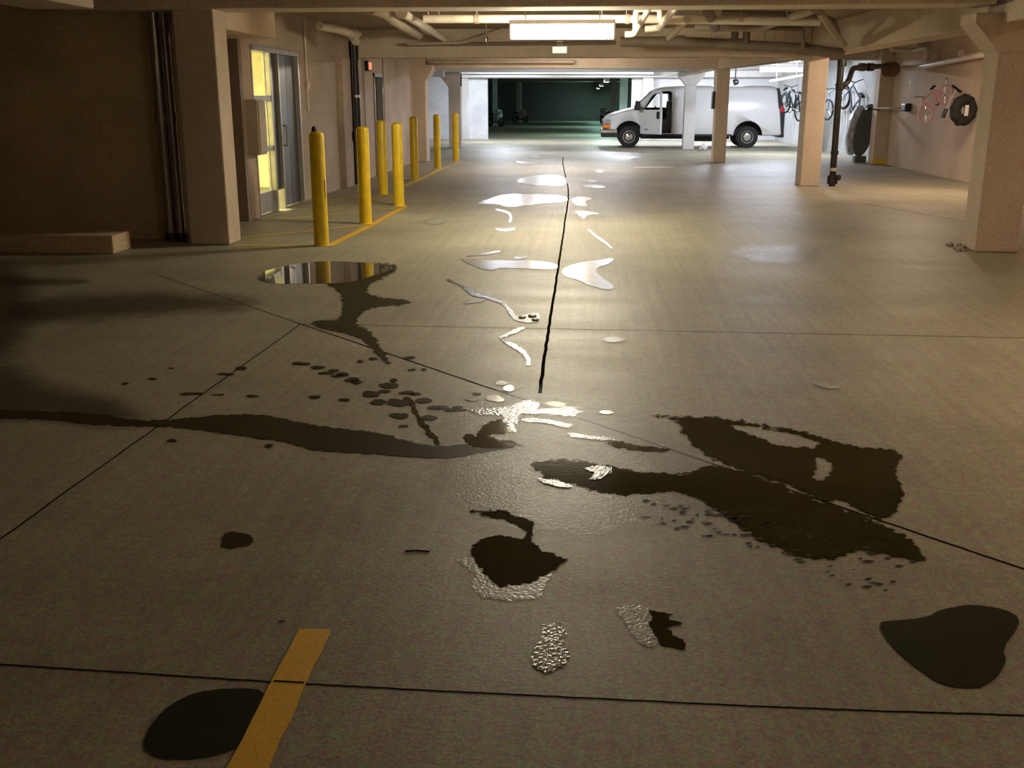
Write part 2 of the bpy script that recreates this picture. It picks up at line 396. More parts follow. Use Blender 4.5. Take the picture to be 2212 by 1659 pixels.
# columns
def column(x0, y0, w, d, label, capw=0, caph=.25, mat='conc', top=CE, grooves=True, sides=(1, 1)):
    r = empty('concrete_column', (x0, y0, 0), label, 'column', 'square concrete columns of the garage')
    bm = bmesh.new(); box(bm, (0, 0, 0), (w, d, top))
    build('shaft', bm, mat, r, bevel=.02)
    if capw:
        z1 = 2.42; z0 = z1-caph
        l = capw*sides[0]; q = capw*sides[1]
        bm = PR([(0, z0), (w, z0), (w+q, z1), (w+q, z1+.1), (-l, z1+.1), (-l, z1)], -.02, d+.02)
        build('capital', bm, mat, r, bevel=.01)
    return r
cR = column(4.31, 11.8, .47, .43, 'big tan concrete column in the right foreground with a flared top', .28, .3, sides=(1, 0))
cA = column(4.13, 20.85, .38, .5, 'tan concrete column right beside the thin black floor-to-ceiling pipe')
cB = column(3.33, 28.7, .34, .45, 'tan concrete column in front of the middle of the white van')
cC = column(3.17, 36.2, .38, .42, 'pale grey column with flared top in front of the cab of the white van', .26, .3, 'pale')
cP = column(-4.64, 11.75, .47, .42, 'wide concrete pier at left beside two dark vertical pipes')
cE = column(-4.78, 28.35, .38, .6, 'shaded brown column at the far end of the left block wall', .2, .3, sides=(0, 1))
cD = column(-4.92, 36.9, .42, .4, 'tan column near the back left behind the farthest yellow bollard', .3, .35, sides=(1, 0))
column(-5.52, 44.55, .4, .44, 'pale flat column against the back wall just left of the opening', mat='pale')
column(2.15, 44.55, .45, .44, 'pale column against the back wall above the nose of the white van', mat='pale')
# pilaster at the end of the near right wall
pr = empty('wall_pilaster', (7.42, 28.2, 0), 'concrete pilaster at the corner between the tan right wall and the white lit wall beyond', 'pilaster')
build('shaft', B((0, 0, 0), (.33, .45, CE)), 'conc', pr, bevel=.01)
build('yellow_mark', B((.0, -.006, .02), (.33, .0, .14)), 'bollard', pr)
# box on column B
bb = empty('electrical_box', (3.25, 28.8, 1.75), 'small dark electrical box fixed to the left face of the column before the van', 'electrical box')
build('housing', B((0, 0, -.35), (.08, .25, .1)), 'doordark', bb, bevel=.01)
build('conduit', T([(.04, .1, .1), (.04, .1, .68)], .012, 8), 'aludark', bb)

# beams
def beam(a, b_, label, mat='beam'):
    r = build('ceiling_beam', B(a, b_), mat, bevel=.015); return tag(r, label, 'ceiling beam', 'concrete ceiling beams')
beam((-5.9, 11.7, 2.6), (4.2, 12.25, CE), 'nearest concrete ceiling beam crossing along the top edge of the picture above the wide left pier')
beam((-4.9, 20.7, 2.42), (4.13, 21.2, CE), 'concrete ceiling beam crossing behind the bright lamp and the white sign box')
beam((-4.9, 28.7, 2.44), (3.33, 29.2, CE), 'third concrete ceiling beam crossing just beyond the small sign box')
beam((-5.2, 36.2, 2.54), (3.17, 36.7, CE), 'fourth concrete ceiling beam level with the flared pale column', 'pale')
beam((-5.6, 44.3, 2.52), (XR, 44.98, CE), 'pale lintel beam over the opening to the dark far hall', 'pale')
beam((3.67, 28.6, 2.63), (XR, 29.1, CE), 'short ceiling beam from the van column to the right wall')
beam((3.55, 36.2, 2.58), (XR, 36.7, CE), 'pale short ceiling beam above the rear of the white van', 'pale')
def girder(a, b_, w, z0, label, mat='beam'):
    bm = bmesh.new()
    prism(bm, [(a[0], a[1]), (a[0]+w, a[1]), (b_[0]+w, b_[1]), (b_[0], b_[1])], z0, CE, 0, 'z')
    return tag(build('girder', bm, mat, bevel=.015), label, 'girder', 'concrete girders running along the aisle')
girder((4.31, 12.24), (4.13, 20.85), .45, 2.42, 'concrete girder from the big foreground column to the column with the black pipe')
girder((4.13, 21.35), (3.33, 28.7), .4, 2.42, 'concrete girder over the two tan middle columns')
girder((3.33, 29.15), (3.17, 36.2), .36, 2.46, 'concrete girder from the tan column to the pale flared column')
girder((3.17, 36.62), (3.1, 44.3), .36, 2.56, 'pale girder from the flared column to the back wall', 'pale')
girder((-5.0, 12.25), (-5.0, 14.2), .8, 2.42, 'short concrete girder above the recess left of the lobby door')
girder((-4.3+.05, -7), (-4.3+.05, 8.0), .5, 2.3, 'unseen girder added above the near left side of the aisle to shade the wall')  # out-of-view blocker that drops shadow on the near left wall
girder((4.31, -7), (4.31, 11.8), .5, 2.42, 'concrete girder running back from the big foreground column')

# lobby behind the glazed door: a small bright room
lob = struct('wall_lobby', B((-9, 13.95+.5, -.0), (-8.8, 20, CE), (-8.8, 14.4, 0), (XL-.2, 14.5, CE), (-8.8, 19.9, 0), (XL-.2, 20, CE)), 'room')
# glazed lobby door
d1 = bpy.data.objects.new('door_1', None); COL.objects.link(d1); d1.location = (XL, D0, 0); d1['kind'] = 'structure'
def yy(px, py=200): return W(px, py, XL)[1]-D0
def zz(py, px=560): return W(px, py, XL)[2]
ya, yb, yc, yd = yy(536), yy(584), yy(602), D1-D0
bm = bmesh.new()
for q in ((-.14, 0, 0, .015, .03, DH), (-.14, yd-.06, 0, .04, yd, DH), (-.14, 0, DH-.07, .05, yd, DH), (-.1, yb-.01, 0, .02, yb+.05, DH-.07),
          (-.1, yc-.03, 0, .02, yc+.03, DH-.07)):
    box(bm, q[:3], q[3:])
build('frame', bm, 'alu', d1, bevel=.006)
z1, z2, z3, z4, z5 = zz(118), zz(213), zz(222), zz(322), zz(333)
zb = .32
build('kick_panel', B((-.09, .05, .02), (-.03, yb-.01, zb)), 'aludark', d1, bevel=.005)
bm = bmesh.new()
for (za, zc) in ((z2-.04, z2+.04), (z4-.05, z4+.02)): box(bm, (-.1, .05, za), (.01, yb, zc))
build('glazing_rail', bm, 'aludark', d1, bevel=.005)
build('window_pane', B((-.065, .05, zb), (-.055, yb-.01, DH-.07)), 'glass', d1)
build('bronze_panel', B((-.08, yb+.05, .3), (-.03, yc-.03, DH-.07)), 'doordark', d1)
lf = build('door_leaf', B((-.08, yc+.03, .02), (-.03, yd-.06, DH-.07)), 'doorgrey', d1, bevel=.005)
bm = bmesh.new(); tube(bm, soften([(-.03, yc+.14, .95), (.05, yc+.14, .95), (.05, yc+.14, 1.25), (-.03, yc+.14, 1.25)], .03), .012, 8)
build('pull_handle', bm, 'chrome', lf)
build('dark_leaf_end', B((-.085, yd-.55, .02), (-.028, yd-.07, DH-.07)), 'doordark', d1)  # dark right end of the leaf, laid on as a separate panel
# white notice board with dark pieces inside the middle pane
nb = empty('notice_panel', (XL-.02, D0+.2, 0), 'white panel with black fittings on the glass of the lobby door', 'panel')
build('board', B((-.0, -.02, z4-.05), (.04, .3, z2-.02)), 'white', nb, bevel=.005)
zc = (z2+z4)/2
for k, (za, h) in enumerate(((z2-.14, .07), (zc, .06), (zc-.16, .09), (z4+.06, .1))):
    build('black_fitting', B((.04, .09, za-h), (.055, .2, za)), 'black', nb, bevel=.004)
# metal cabinet on the wall left of the door
x0 = empty('wall_cabinet', (XL, 14.3, 0), 'tan metal cabinet fixed to the wall at the left jamb of the lobby door', 'cabinet')
za, zc2 = W(545, 337, XL+.12)[2], W(545, 215, XL+.12)[2]
build('housing', B((0, 0, za), (.17, .33, zc2)), 'tanpipe', x0, bevel=.01)
build('lid', B((.17, .02, za+.03), (.185, .31, zc2-.03)), 'tanpipe', x0, bevel=.005)
# dark door further along, with its lit jamb
d2 = bpy.data.objects.new('door_2', None); COL.objects.link(d2); d2.location = (XL, E0, 0); d2['kind'] = 'structure'
build('frame', B((-.18, 0, 0), (.03, .05, 2.2), (-.18, .9, 0), (.03, .95, 2.2), (-.18, 0, 2.12), (.03, .95, 2.2)), 'aludark', d2)
lf = build('door_leaf', B((-.16, .05, .01), (-.1, .9, 2.12)), 'doordark', d2)
build('door_knob', T([(-.1, .75, 1.0), (-.04, .75, 1.0)], .03, 10), 'chrome', lf)
# exit sign on wall
es = empty('exit_sign', (XL+.02, 22.35, 2.32), 'small red lit exit sign high on the left wall above the dark door', 'exit sign')
build('housing', B((0, -.17, -.1), (.07, .17, .1)), 'black', es, bevel=.006)
build('sign_face', B((.07, -.155, -.085), (.073, .155, .085)), 'white', es)
M['exitred'] = emit('exit_red', (1, .12, .06), 2.2)
bm = bmesh.new()
def letter(bm, ch, y, z, w, h, t, x0, x1):
    q = lambda a0, b0, a1, b1: box(bm, (x0, y+a0, z+b0), (x1, y+a1, z+b1))
    if ch == 'E': q(0, 0, t, h); q(0, 0, w, t); q(0, h-t, w, h); q(0, h/2-t/2, w*.8, h/2+t/2)
    if ch == 'I': q(w/2-t/2, 0, w/2+t/2, h)
    if ch == 'T': q(0, h-t, w, h); q(w/2-t/2, 0, w/2+t/2, h)
    if ch == 'X':
        for s in (0, 1):
            p = [(y+(w-t if s else 0), z), (y+(w if s else t), z), (y+(t if s else w), z+h), (y+(0 if s else w-t), z+h)]
            prism(bm, p, x0, x1, 0, 'x')
for i, ch in enumerate('EXIT'): letter(bm, ch, -.14+i*.072, -.06, .055, .12, .018, .073, .078)
build('letters', bm, 'exitred', es)

# ------------------------------------------------------------------ lamps
def fixture(c, ln, axis, strength, col, label, hang=0, w=.24, wrap=.09, group='fluorescent ceiling lamps'):
    r = empty('ceiling_lamp', c, label, 'ceiling lamp', group, 0 if axis == 'x' else PI/2)
    h = ln/2
    build('housing', B((-h, -w/2, 0), (h, w/2, .05)), 'white', r, bevel=.008)
    m = emit('tube_light', col, strength)
    build('diffuser', PR([(-w/2+.005, 0), (w/2-.005, 0), (w/2-.05, -wrap), (-w/2+.05, -wrap)], -h+.02, h-.02, 'x'), m, r)
    for s in (-h, h-.02): build('end_cap', B((s, -w/2, -wrap), (s+.02, w/2, 0)), 'white', r)
    if hang:
        for s in (-1, 1): build('hanger_rod', T([(s*h*.7, 0, .05), (s*h*.7, 0, hang)], .006, 6), 'aludark', r)
    return r
WARM = (1, .90, .64); WARM2 = (1, .76, .54); COOL = (.80, .87, 1.0); TEAL = (.55, 1, .92)
fixture((-.36, 13.4, 2.53), 1.3, 'x', 140, WARM, 'large bright ceiling lamp above the aisle at the top of the picture', CE-2.53, w=.2, wrap=.17)
fixture((6.0, 19.3, 2.78), 1.2, 'y', 130, WARM2, 'small bright ceiling lamp at upper right near the tan wall', CE-2.78, w=.2)
fixture((-.5, 7.6, 2.80), 1.2, 'x', 14, (1, .84, .6), 'unseen fill lamp added over the aisle before the first beam', CE-2.8)  # out-of-frame fill, added to spread the floor light more evenly
fixture((6.0, 5.5, 2.80), 1.2, 'y', 190, WARM2, 'ceiling lamp over the near right parking bay', CE-2.8)
fixture((-.4, -4.5, 2.80), 1.2, 'x', 22, WARM2, 'ceiling lamp over the aisle behind', CE-2.8)
fixture((-.7, 26., 2.78), 1.2, 'x', 150, (1, .86, .68), 'ceiling lamp between second and third beam', CE-2.78)
fixture((-1., 33., 2.82), 1.2, 'x', 150, COOL, 'ceiling lamp before the fourth beam', CE-2.82)
fixture((5.7, 33., 2.82), 1.2, 'x', 270, COOL, 'ceiling lamp above the bay of the van', CE-2.82)
fixture((-3.4, 42., 2.84), 1.2, 'x', 260, COOL, 'ceiling lamp before the left end of the far opening', CE-2.84)
fixture((1., 42., 2.84), 1.2, 'x', 260, COOL, 'ceiling lamp before the right end of the far opening', CE-2.84)
fixture((5.2, 41.2, 2.84), 1.2, 'x', 320, COOL, 'ceiling lamp behind the van', CE-2.84)
for i, (X, Y) in enumerate(((.75, 50.5), (.68, 66.), (.6, 82.))):
    fixture((X, Y, 2.52), 1.2, 'y', (170, 120, 90)[i], TEAL, ('nearest', 'middle', 'farthest')[i]+' of the three greenish lamps in the dark far hall', CE-2.52)
fixture((-6.6, 16., 2.85), 1.2, 'y', 330, (1, .95, .6), 'ceiling lamp inside the lit lobby', CE-2.85)

# ------------------------------------------------------------------ bollards and floor paint
def copy_tree(o, parent=None):
    c = o.copy(); COL.objects.link(c)
    if parent: c.parent = parent
    for ch in list(o.children): copy_tree(ch, c)
    return c
bol = [((695, 530), 'nearest and tallest yellow bollard in front of the lobby door'),
       ((790, 483), 'second yellow bollard, beside the black wall pipe'),
       ((862, 445), 'third yellow bollard, at the outer corner of the hatched zone'),
       ((828, 420), 'yellow bollard standing back toward the wall between second and third front bollards'),
       ((896, 388), 'yellow bollard in front of the shaded brown column at the end of the left wall'),
       ((945, 363), 'thin yellow bollard before the pale blue block wall'),
       ((985, 348), 'farthest yellow bollard, in front of the tan back column')]
b0 = None
for i, (px, lab) in enumerate(bol):
    p = G(*px)
    if b0 is None:
        b0 = empty('bollard', p, lab, 'bollard', 'yellow steel bollards along the left wall')
        bm = bmesh.new(); lathe(bm, [(.085, 0), (.085, 1.24), (.078, 1.27), (.05, 1.29), (.0001, 1.295)], 28)
        build('post', bm, 'bollard', b0, smooth=True)
        bm = bmesh.new(); lathe(bm, [(.1, 0), (.1, .006), (.086, .012)], 24); build('base_ring', bm, 'yworn', b0)
    else:
        c = copy_tree(b0); c.location = p; c['label'] = lab
sc = bmesh.new()
for (z, a, h, w) in ((.75, -.55, .16, .09), (.6, -.5, .1, .07)):
    for k in range(3):
        a0 = a+k*.06; zt = z+random.uniform(0, .05)
        v = [sc.verts.new((.0862*math.cos(t), .0862*math.sin(t), q)) for t, q in ((a0, zt), (a0+w, zt-.02), (a0+w*.7, zt-h), (a0+.01, zt-h+.03))]
        sc.faces.new(v)
build('scrape_mark', sc, 'scuff', b0)
bc = empty('bottle_cap', (b0.location[0]-.02, b0.location[1]-.01, 1.292), 'small dark lump lying on top of the nearest yellow bollard', 'cap')
bm = bmesh.new(); lathe(bm, [(.03, 0), (.032, .02), (.022, .05), (.012, .055)], 12); build('lump', bm, 'black', bc, smooth=True)

hz = empty('hatched_marking', G(600, 500), 'yellow hatched no-parking marking on the floor in front of the lobby door', 'floor marking')
def line(par, p, q, w, mat, name='painted_line', z=.003):
    o = par.location if par else Vector((0, 0, 0))
    pts = [Vector(x)-o for x in dash(p, q, 24, .002)]
    for x in pts: x.z = 0
    return strip(name, pts, w, mat, par, z)
line(hz, G(505, 530), G(712, 531), .1, 'yworn', 'border_line')
line(hz, G(712, 531), G(798, 488), .1, 'yline', 'border_line')
line(hz, G(798, 488), G(876, 446), .1, 'yline', 'border_line')
line(hz, G(873, 446), G(846, 423), .1, 'yline', 'border_line')
line(hz, G(850, 421), G(700, 432), .1, 'yworn', 'border_line')
line(hz, G(522, 514), G(800, 486), .08, 'yworn', 'hatch_line')
line(hz, G(563, 478), G(868, 449), .08, 'yworn', 'hatch_line')
line(hz, G(690, 448), G(858, 436), .08, 'yworn', 'hatch_line')
l2 = empty('edge_marking', G(930, 375), 'long thin yellow line running past the three farthest bollards', 'floor marking')
line(l2, G(872, 403), G(906, 388), .1, 'yworn'); line(l2, G(906, 388), G(952, 366), .1, 'yworn'); line(l2, G(952, 366), G(996, 348), .1, 'ypale')
# foreground stripe
st = empty('parking_stripe', (-.85, 1.8, 0), 'thick yellow parking stripe in the foreground beside the round dark wet patch', 'floor marking')
A0, A1, B0, B1 = G(645, 1361), G(716, 1361), G(492, 1659), G(581, 1659)
def strp(a, b_, c, d, n=40):
    bm = bmesh.new(); rows = []
    for i in range(n+1):
        t = i/n; j = random.uniform(-.002, .002)
        p = a.lerp(c, t); q = b_.lerp(d, t)
        rows.append((bm.verts.new((p.x+j+.85, p.y-1.8, .004)), bm.verts.new((q.x+random.uniform(-.003, .003)+.85, q.y-1.8, .004))))
    for r0, r1 in zip(rows, rows[1:]): bm.faces.new((r0[0], r0[1], r1[1], r1[0]))
    return bm
C0 = B0+(B0-A0).normalized()*2.2; C1 = B1+(B1-A1).normalized()*2.2
M['ystripe'] = yellow_paint('stripe_yellow_paint', (.80, .47, .02), .33, 20.)
build('painted_band', strp(A0, A1, C0, C1), 'ystripe', st)
jp = []
for k in range(15):
    t = k/14; q = G(592+t*66, 1474+t*3.6)
    jp.append((q.x+.85, q.y-1.8, 0))
strip('joint_crossing', jp, .0075, 'joint', st, .0055)
# faded bay lines at right
for (p, q, lab) in (((1800, 407), (2100, 411), 'faded yellow bay line on the floor beyond the column with the black pipe'),
                    ((1825, 438), (2095, 440), 'very faint pale bay line nearer to the big right column'),
                    ((1915, 362), (2090, 393), 'faint pale line along the foot of the tan right wall')):
    o = empty('bay_line', G((p[0]+q[0])/2, (p[1]+q[1])/2), lab, 'floor marking', 'faded bay lines at right'); line(o, G(*p), G(*q), .1, 'ypale')

# ------------------------------------------------------------------ pipes
def pipe(name, pts, r, mat, label, cat='pipe', group=None, parts=(), elbow=.1, seg=14):
    o = empty(name, pts[0], label, cat, group); org = Vector(pts[0])
    pts = [Vector(p)-org for p in pts]
    if len(pts) > 2: pts = soften(pts, elbow)
    build('pipe_run', T(pts, r, seg), mat, o, smooth=True)
    return o, org
def collar(o, org, p, d, r, ln, mat, name='coupling'):
    p = Vector(p)-org; d = Vector(d).normalized()
    build(name, T([p-d*ln/2, p+d*ln/2], r, 14), mat, o, smooth=True)
def rods(o, org, lst, mat='aludark', top=CE):
    for p in lst:
        p = Vector(p)-org; build('hanger_rod', T([p, (p.x, p.y, top-org.z)], .007, 6), mat, o)
# two dark risers beside the left pier
for (bx, tx, lab) in ((371, 343, 'left one of the two dark vertical pipes beside the wide left pier'), (393, 366, 'right one of the two dark vertical pipes beside the wide left pier')):
    b_ = G(bx, 517); b_ = Vector((W(bx, 515, -5)[0], b_.y, 0)) if 0 else b_
    Yp = 12.08; base = P(bx, 515, Yp); X_ = base.x
    o, org = pipe('riser_pipe', [(X_, Yp, 0), (X_, Yp, CE)], .062, 'galv', lab, group='dark vertical pipes by the left pier')
    collar(o, org, (X_, Yp, 1.43), (0, 0, 1), .074, .1, 'galv')
    collar(o, org, (X_, Yp, .05), (0, 0, 1), .08, .1, 'steel', 'floor_sleeve')
# white main across
Ym = 14.7
o, org = pipe('overhead_pipe', [P(915, 41, Ym), P(1372, 41, Ym), P(1772, 47, Ym)], .055, 'whitepipe', 'long white overhead pipe crossing behind the bright lamp')
rods(o, org, [P(x, 36, Ym) for x in (925, 948, 1030, 1300, 1353, 1600, 1700)])
for x in (1030, 1355, 1600): collar(o, org, P(x, 41, Ym), (1, 0, 0), .066, .06, 'tanpipe', 'clamp')
o, org = pipe('overhead_pipe', [P(868, 27, 14.1), P(967, 88, 20.65)], .06, 'whitepipe', 'short bright overhead pipe slanting down toward the beam left of the lamp')
collar(o, org, P(868, 27, 14.1), (P(967, 88, 20.65)-P(868, 27, 14.1)), .08, .12, 'tanpipe')
rods(o, org, [P(868, 24, 14.2), P(925, 62, 17.3)])
o, org = pipe('overhead_pipe', [P(800, 18, 13.6), P(828, 26, 14), P(855, 46, 15), P(905, 75, 18)], .075, 'tanpipe', 'thick tan overhead pipe with elbow left of the slanting bright pipe', elbow=.3)
rods(o, org, [P(855, 42, 15)])
o, org = pipe('overhead_pipe', [P(690, 55, 16.0), P(745, 66, 16.6), P(764, 76, 17.1), P(768, 90, 17.3)], .07, 'tanpipe', 'tan elbow pipe under the ceiling feeding the black wall pipe', elbow=.3)
collar(o, org, P(764, 76, 17.1), (1, 0, -1), .11, .14, 'tanpipe', 'elbow_fitting')
o, org = pipe('overhead_pipe', [P(880, 95, 20.0), P(1000, 92, 20.2), P(1090, 62, 20.2)], .03, 'tanpipe', 'thin overhead conduit above the left bollards')
# looped white pipes right of lamp
Yl = 14.4
o, org = pipe('looped_pipe', [P(1350, 74, Yl), P(1372, 74, Yl), P(1374, 20, Yl), P(1426, 18, Yl), P(1426, 46, Yl), P(1480, 46, Yl)], .04, 'whitepipe', 'white pipe loop hanging right of the bright lamp', elbow=.06)
rods(o, org, [P(1385, 18, Yl)])
o, org = pipe('overhead_pipe', [P(1372, 72, Yl-.1), P(1404, 15, 12.6)], .035, 'whitepipe', 'slanting white pipe crossing in front of the pipe loop')
o, org = pipe('overhead_pipe', [P(1393, 63, 15.2), P(1424, 60, 15.2), P(1462, 12, 12.6)], .045, 'whitepipe', 'bent white pipe right of the pipe loop, slanting up')
o, org = pipe('overhead_pipe', [P(1445, 82, 17), P(1485, 40, 14.3)], .05, 'tanpipe', 'tan slanting pipe beyond the bent white pipe')
# long low brown main toward the right
Yb = 18.4
o, org = pipe('overhead_pipe', [P(1340, 90, Yb), P(1470, 90, Yb), P(1735, 105, Yb), P(1822, 117, Yb)], .085, 'brownpipe', 'long dark brown overhead main running to the column with the black pipe')
rods(o, org, [P(x, y, Yb) for x, y in ((1430, 84), (1535, 88), (1651, 95), (1672, 96))])
for x, y in ((1470, 90), (1600, 97), (1735, 105)): collar(o, org, P(x, y, Yb), (1, 0, -.06), .105, .12, 'brownpipe')
for x in (1587, 1612):
    collar(o, org, P(x, 84, Yb), (0, 0, 1), .06, .26, 'brownpipe', 'branch_pipe')
o, org = pipe('overhead_pipe', [P(1612, 92, 18.2), P(1612, 60, 18.2), P(1733, 62, 18.2), P(1735, 104, 18.2)], .035, 'brownpipe', 'brown pipe bridge above the dark overhead main', elbow=.05)
rods(o, org, [P(1651, 60, 18.2), P(1700, 60, 18.2)])
o, org = pipe('overhead_pipe', [P(1560, 28, 15.2), P(1765, 34, 15.2), P(1800, 46, 15.6), P(1815, 90, 17.0)], .045, 'brownpipe', 'dark brown pipe bending down toward the column with the black pipe', elbow=.15)
o, org = pipe('overhead_pipe', [P(1500, 60, 17.5), P(1640, 62, 17.5), P(1760, 20, 13.2)], .05, 'tanpipe', 'tan overhead pipe with a long slanting end at upper right')
rods(o, org, [P(1540, 60, 17.5), P(1600, 61, 17.5)])
o, org = pipe('overhead_pipe', [P(1530, 26, 13.8), P(1545, 60, 17.0)], .07, 'brownpipe', 'short brown overhead stub pipe beside the tan pipe')
o, org = pipe('overhead_pipe', [P(1770, 25, 13.6), P(1822, 96, 16.9)], .05, 'tanpipe', 'tan slanting pipe ending above the black floor pipe')
# black vertical pipe with valve and elbow beside column A
pb = G(1797, 402); Xp, Yp = pb.x, pb.y
o, org = pipe('black_riser_pipe', [(Xp, Yp, 0), (Xp-.02, Yp, 2.62)], .062, 'blackpipe', 'black vertical pipe standing on the floor beside the right tan column')
zq = lambda py: P(1803, py, Yp)[2]
for py, ln, r in ((388, .16, .1), (330, .07, .075), (186, .12, .085), (136, .12, .085)): collar(o, org, (Xp, Yp, zq(py)), (0, 0, 1), r, ln, 'blackpipe')
collar(o, org, (Xp+.06, Yp-.06, zq(383)), (1, -1, 0), .055, .14, 'blackpipe', 'valve_cap')
collar(o, org, (Xp, Yp, zq(366)), (0, 0, 1), .07, .06, 'tanpipe', 'light_band')
pts = [Vector((Xp, Yp, zq(190)))-org, P(1832, 178, Yp)-org, P(1842, 147, Yp+.3)-org, P(1905, 143, Yp+1.5)-org, P(1925, 143, 22.5)-org]
build('branch_pipe', T(soften(pts, .12), .05, 12), 'blackpipe', o, smooth=True)
for x in (1862, 1880): collar(o, org, P(x, 145, Yp+.9), (1, .5, 0), .078, .12, 'blackpipe', 'valve_cap')
# red fitting and white pipes along right wall
o, org = pipe('wall_pipe', [P(1922, 149, 25.6), Vector((XR-.14, 26, P(1930, 147, 26)[2])), Vector((XR-.14, 19.5, 2.55))], .06, 'whitepipe', 'white pipe along the top of the tan right wall', elbow=.1)
collar(o, org, P(1924, 150, 25.4), (1, 1, 0), .17, .26, 'red', 'flange_fitting')
for Y in (20.6, 22.9, 24.6):
    collar(o, org, (XR-.14, Y, 2.55+(26-Y)*-.0), (0, 1, 0), .075, .05, 'tanpipe', 'bracket')
o, org = pipe('wall_pipe', [P(1925, 107, 25.6), Vector((XR-.12, 26.4, 2.78)), Vector((XR-.12, 25.3, 2.78)), Vector((XR-.12, 25.3, 2.5))], .05, 'whitepipe', 'bent white pipe on the right wall below the small lamp', elbow=.08)
# left wall: conduits and black pipe
X_ = XL+.03
p0 = W(657, 50, X_); 
o, org = pipe('wall_conduit', [(X_, p0.y, CE), (X_, p0.y, W(667, 240, X_)[2])], .014, 'whitepipe', 'thin pale conduit on the wall right of the lobby door', group='thin conduits on the left wall', seg=8)
collar(o, org, (X_+.01, p0.y, W(665, 185, X_)[2]), (0, 0, 1), .035, .12, 'whitepipe', 'junction_box')
for px, lab in ((787, 'thin pale conduit on the left wall just right of the black pipe'), (829, 'thin dark conduit on the left wall halfway between the black pipe and the dark door')):
    Yc = W(px, 200, X_)[1]
    pipe('wall_conduit', [(X_, Yc, CE), (X_, Yc, .5)], .014, 'tanpipe', lab, group='thin conduits on the left wall', seg=8)
bp_ = W(768, 200, XL+.16); zb_ = W(768, 301, XL+.16)[2]
o, org = pipe('black_wall_pipe', [(XL+.16, bp_.y, CE), (XL+.16, bp_.y, zb_+.1), (XL+.05, bp_.y, zb_)], .085, 'blackpipe', 'thick black pipe on the left wall behind the second bollard', elbow=.08)
collar(o, org, (XL+.16, bp_.y, W(770, 208, XL+.16)[2]), (0, 0, 1), .092, .05, 'white', 'white_band')
o, org = pipe('wall_conduit', [(XL+.13, 20.45, CE), (XL+.13, 20.45, .02)], .035, 'blackpipe', 'slim dark strip painting the pilaster shadow just left of the thick black pipe', seg=10)  # black tube stands in for the pilaster's shadow on the wall
# pipes in far bays
for (xa, ya, xb, yb_, Y, r, lab) in ((990, 155, 1412, 156, 43.9, .09, 'long white pipe along the beam over the dark opening'),
                             (1450, 138, 1790, 141, 35.9, .05, 'white pipe under the pale beam above the van'),
                             (1640, 150, 1745, 150, 35.2, .1, 'short white duct above the rear of the van'),
                             (1662, 176, 1735, 163, 33.5, .045, 'slanting white pipe above the tail of the van')):
    o, org = pipe('overhead_pipe', [P(xa, ya, Y), P(xb, yb_, Y)], r, 'white', lab)
    rods(o, org, [P(xa*.8+xb*.2, ya, Y), P(xa*.2+xb*.8, yb_, Y)])
o, org = pipe('overhead_pipe', [P(925, 133, 28.4), P(1240, 133, 28.4)], .05, 'tanpipe', 'tan pipe fixed along the third ceiling beam')
o, org = pipe('overhead_pipe', [P(1330, 92, 20.5), P(880, 96, 20.5)], .035, 'brownpipe', 'thin brown pipe along the second beam behind the lamp')
# duct boxes upper left back
db = empty('air_duct', P(930, 150, 36.0), 'pale boxy duct with sloping underside at the top left of the pale block wall', 'duct')
q = [P(917, 130, 36), P(958, 130, 36), P(958, 143, 36), P(917, 143, 36)]; og = db.location
build('duct_box', PR([(v.x-og.x, v.z-og.z) for v in q], -.1, .3), 'pale', db)
q = [P(922, 147, 35.9), P(957, 147, 35.9), P(957, 166, 35.9), P(912, 166, 35.9)]
build('sloping_hood', PR([(v.x-og.x, v.z-og.z) for v in q], -.1, .3), 'pale', db)
# sign box on the beam
sb = empty('sign_box', P(1209, 108, 20.5), 'small blank white sign box hanging below the bright lamp', 'sign')
build('housing', B((-.15, -.04, -.07), (.15, .04, .07)), 'white', sb, bevel=.02)
M['softwhite'] = emit('sign_glow', (.85, .9, .78), .75)
build('sign_face', B((-.135, -.045, -.058), (.135, -.04, .058)), 'softwhite', sb)
build('mount', B((-.06, -.03, .1), (.06, .03, .16)), 'white', sb)
build('stem', B((-.01, -.01, .07), (.01, .01, .45)), 'aludark', sb)
# bits on the ceiling
sp = empty('sprinkler_head', P(1050, 86, 19.5), 'tiny bright sprinkler head left of the bright lamp', 'sprinkler')
bm = bmesh.new(); lathe(bm, [(.02, -.04), (.045, -.03), (.045, .03), (.015, .05), (.012, .3)], 12); build('head', bm, 'chrome', sp, smooth=True)
br = empty('ceiling_bracket', P(1107, 14, 12.9), 'small white bracket on the ceiling above the bright lamp', 'bracket')
build('plate', B((-.06, 0, .0), (.06, .05, .03)), 'white', br); build('arm', B((.03, 0, -.03), (.05, .04, 0)), 'white', br); build('stem', B((-.01, .01, .03), (.01, .03, .2)), 'aludark', br)
fd = empty('flood_light', P(1588, 178, 34.5), 'small black round spotlight above the van roof', 'spotlight')
bm = bmesh.new(); lathe(bm, [(.03, .12), (.08, .08), (.1, -.02), (.09, -.05)], 14, Matrix.Rotation(PI/2*.8, 4, 'Y')); build('head', bm, 'black', fd, smooth=True)
build('bracket', B((-.02, -.02, 0), (.02, .02, .6)), 'black', fd)

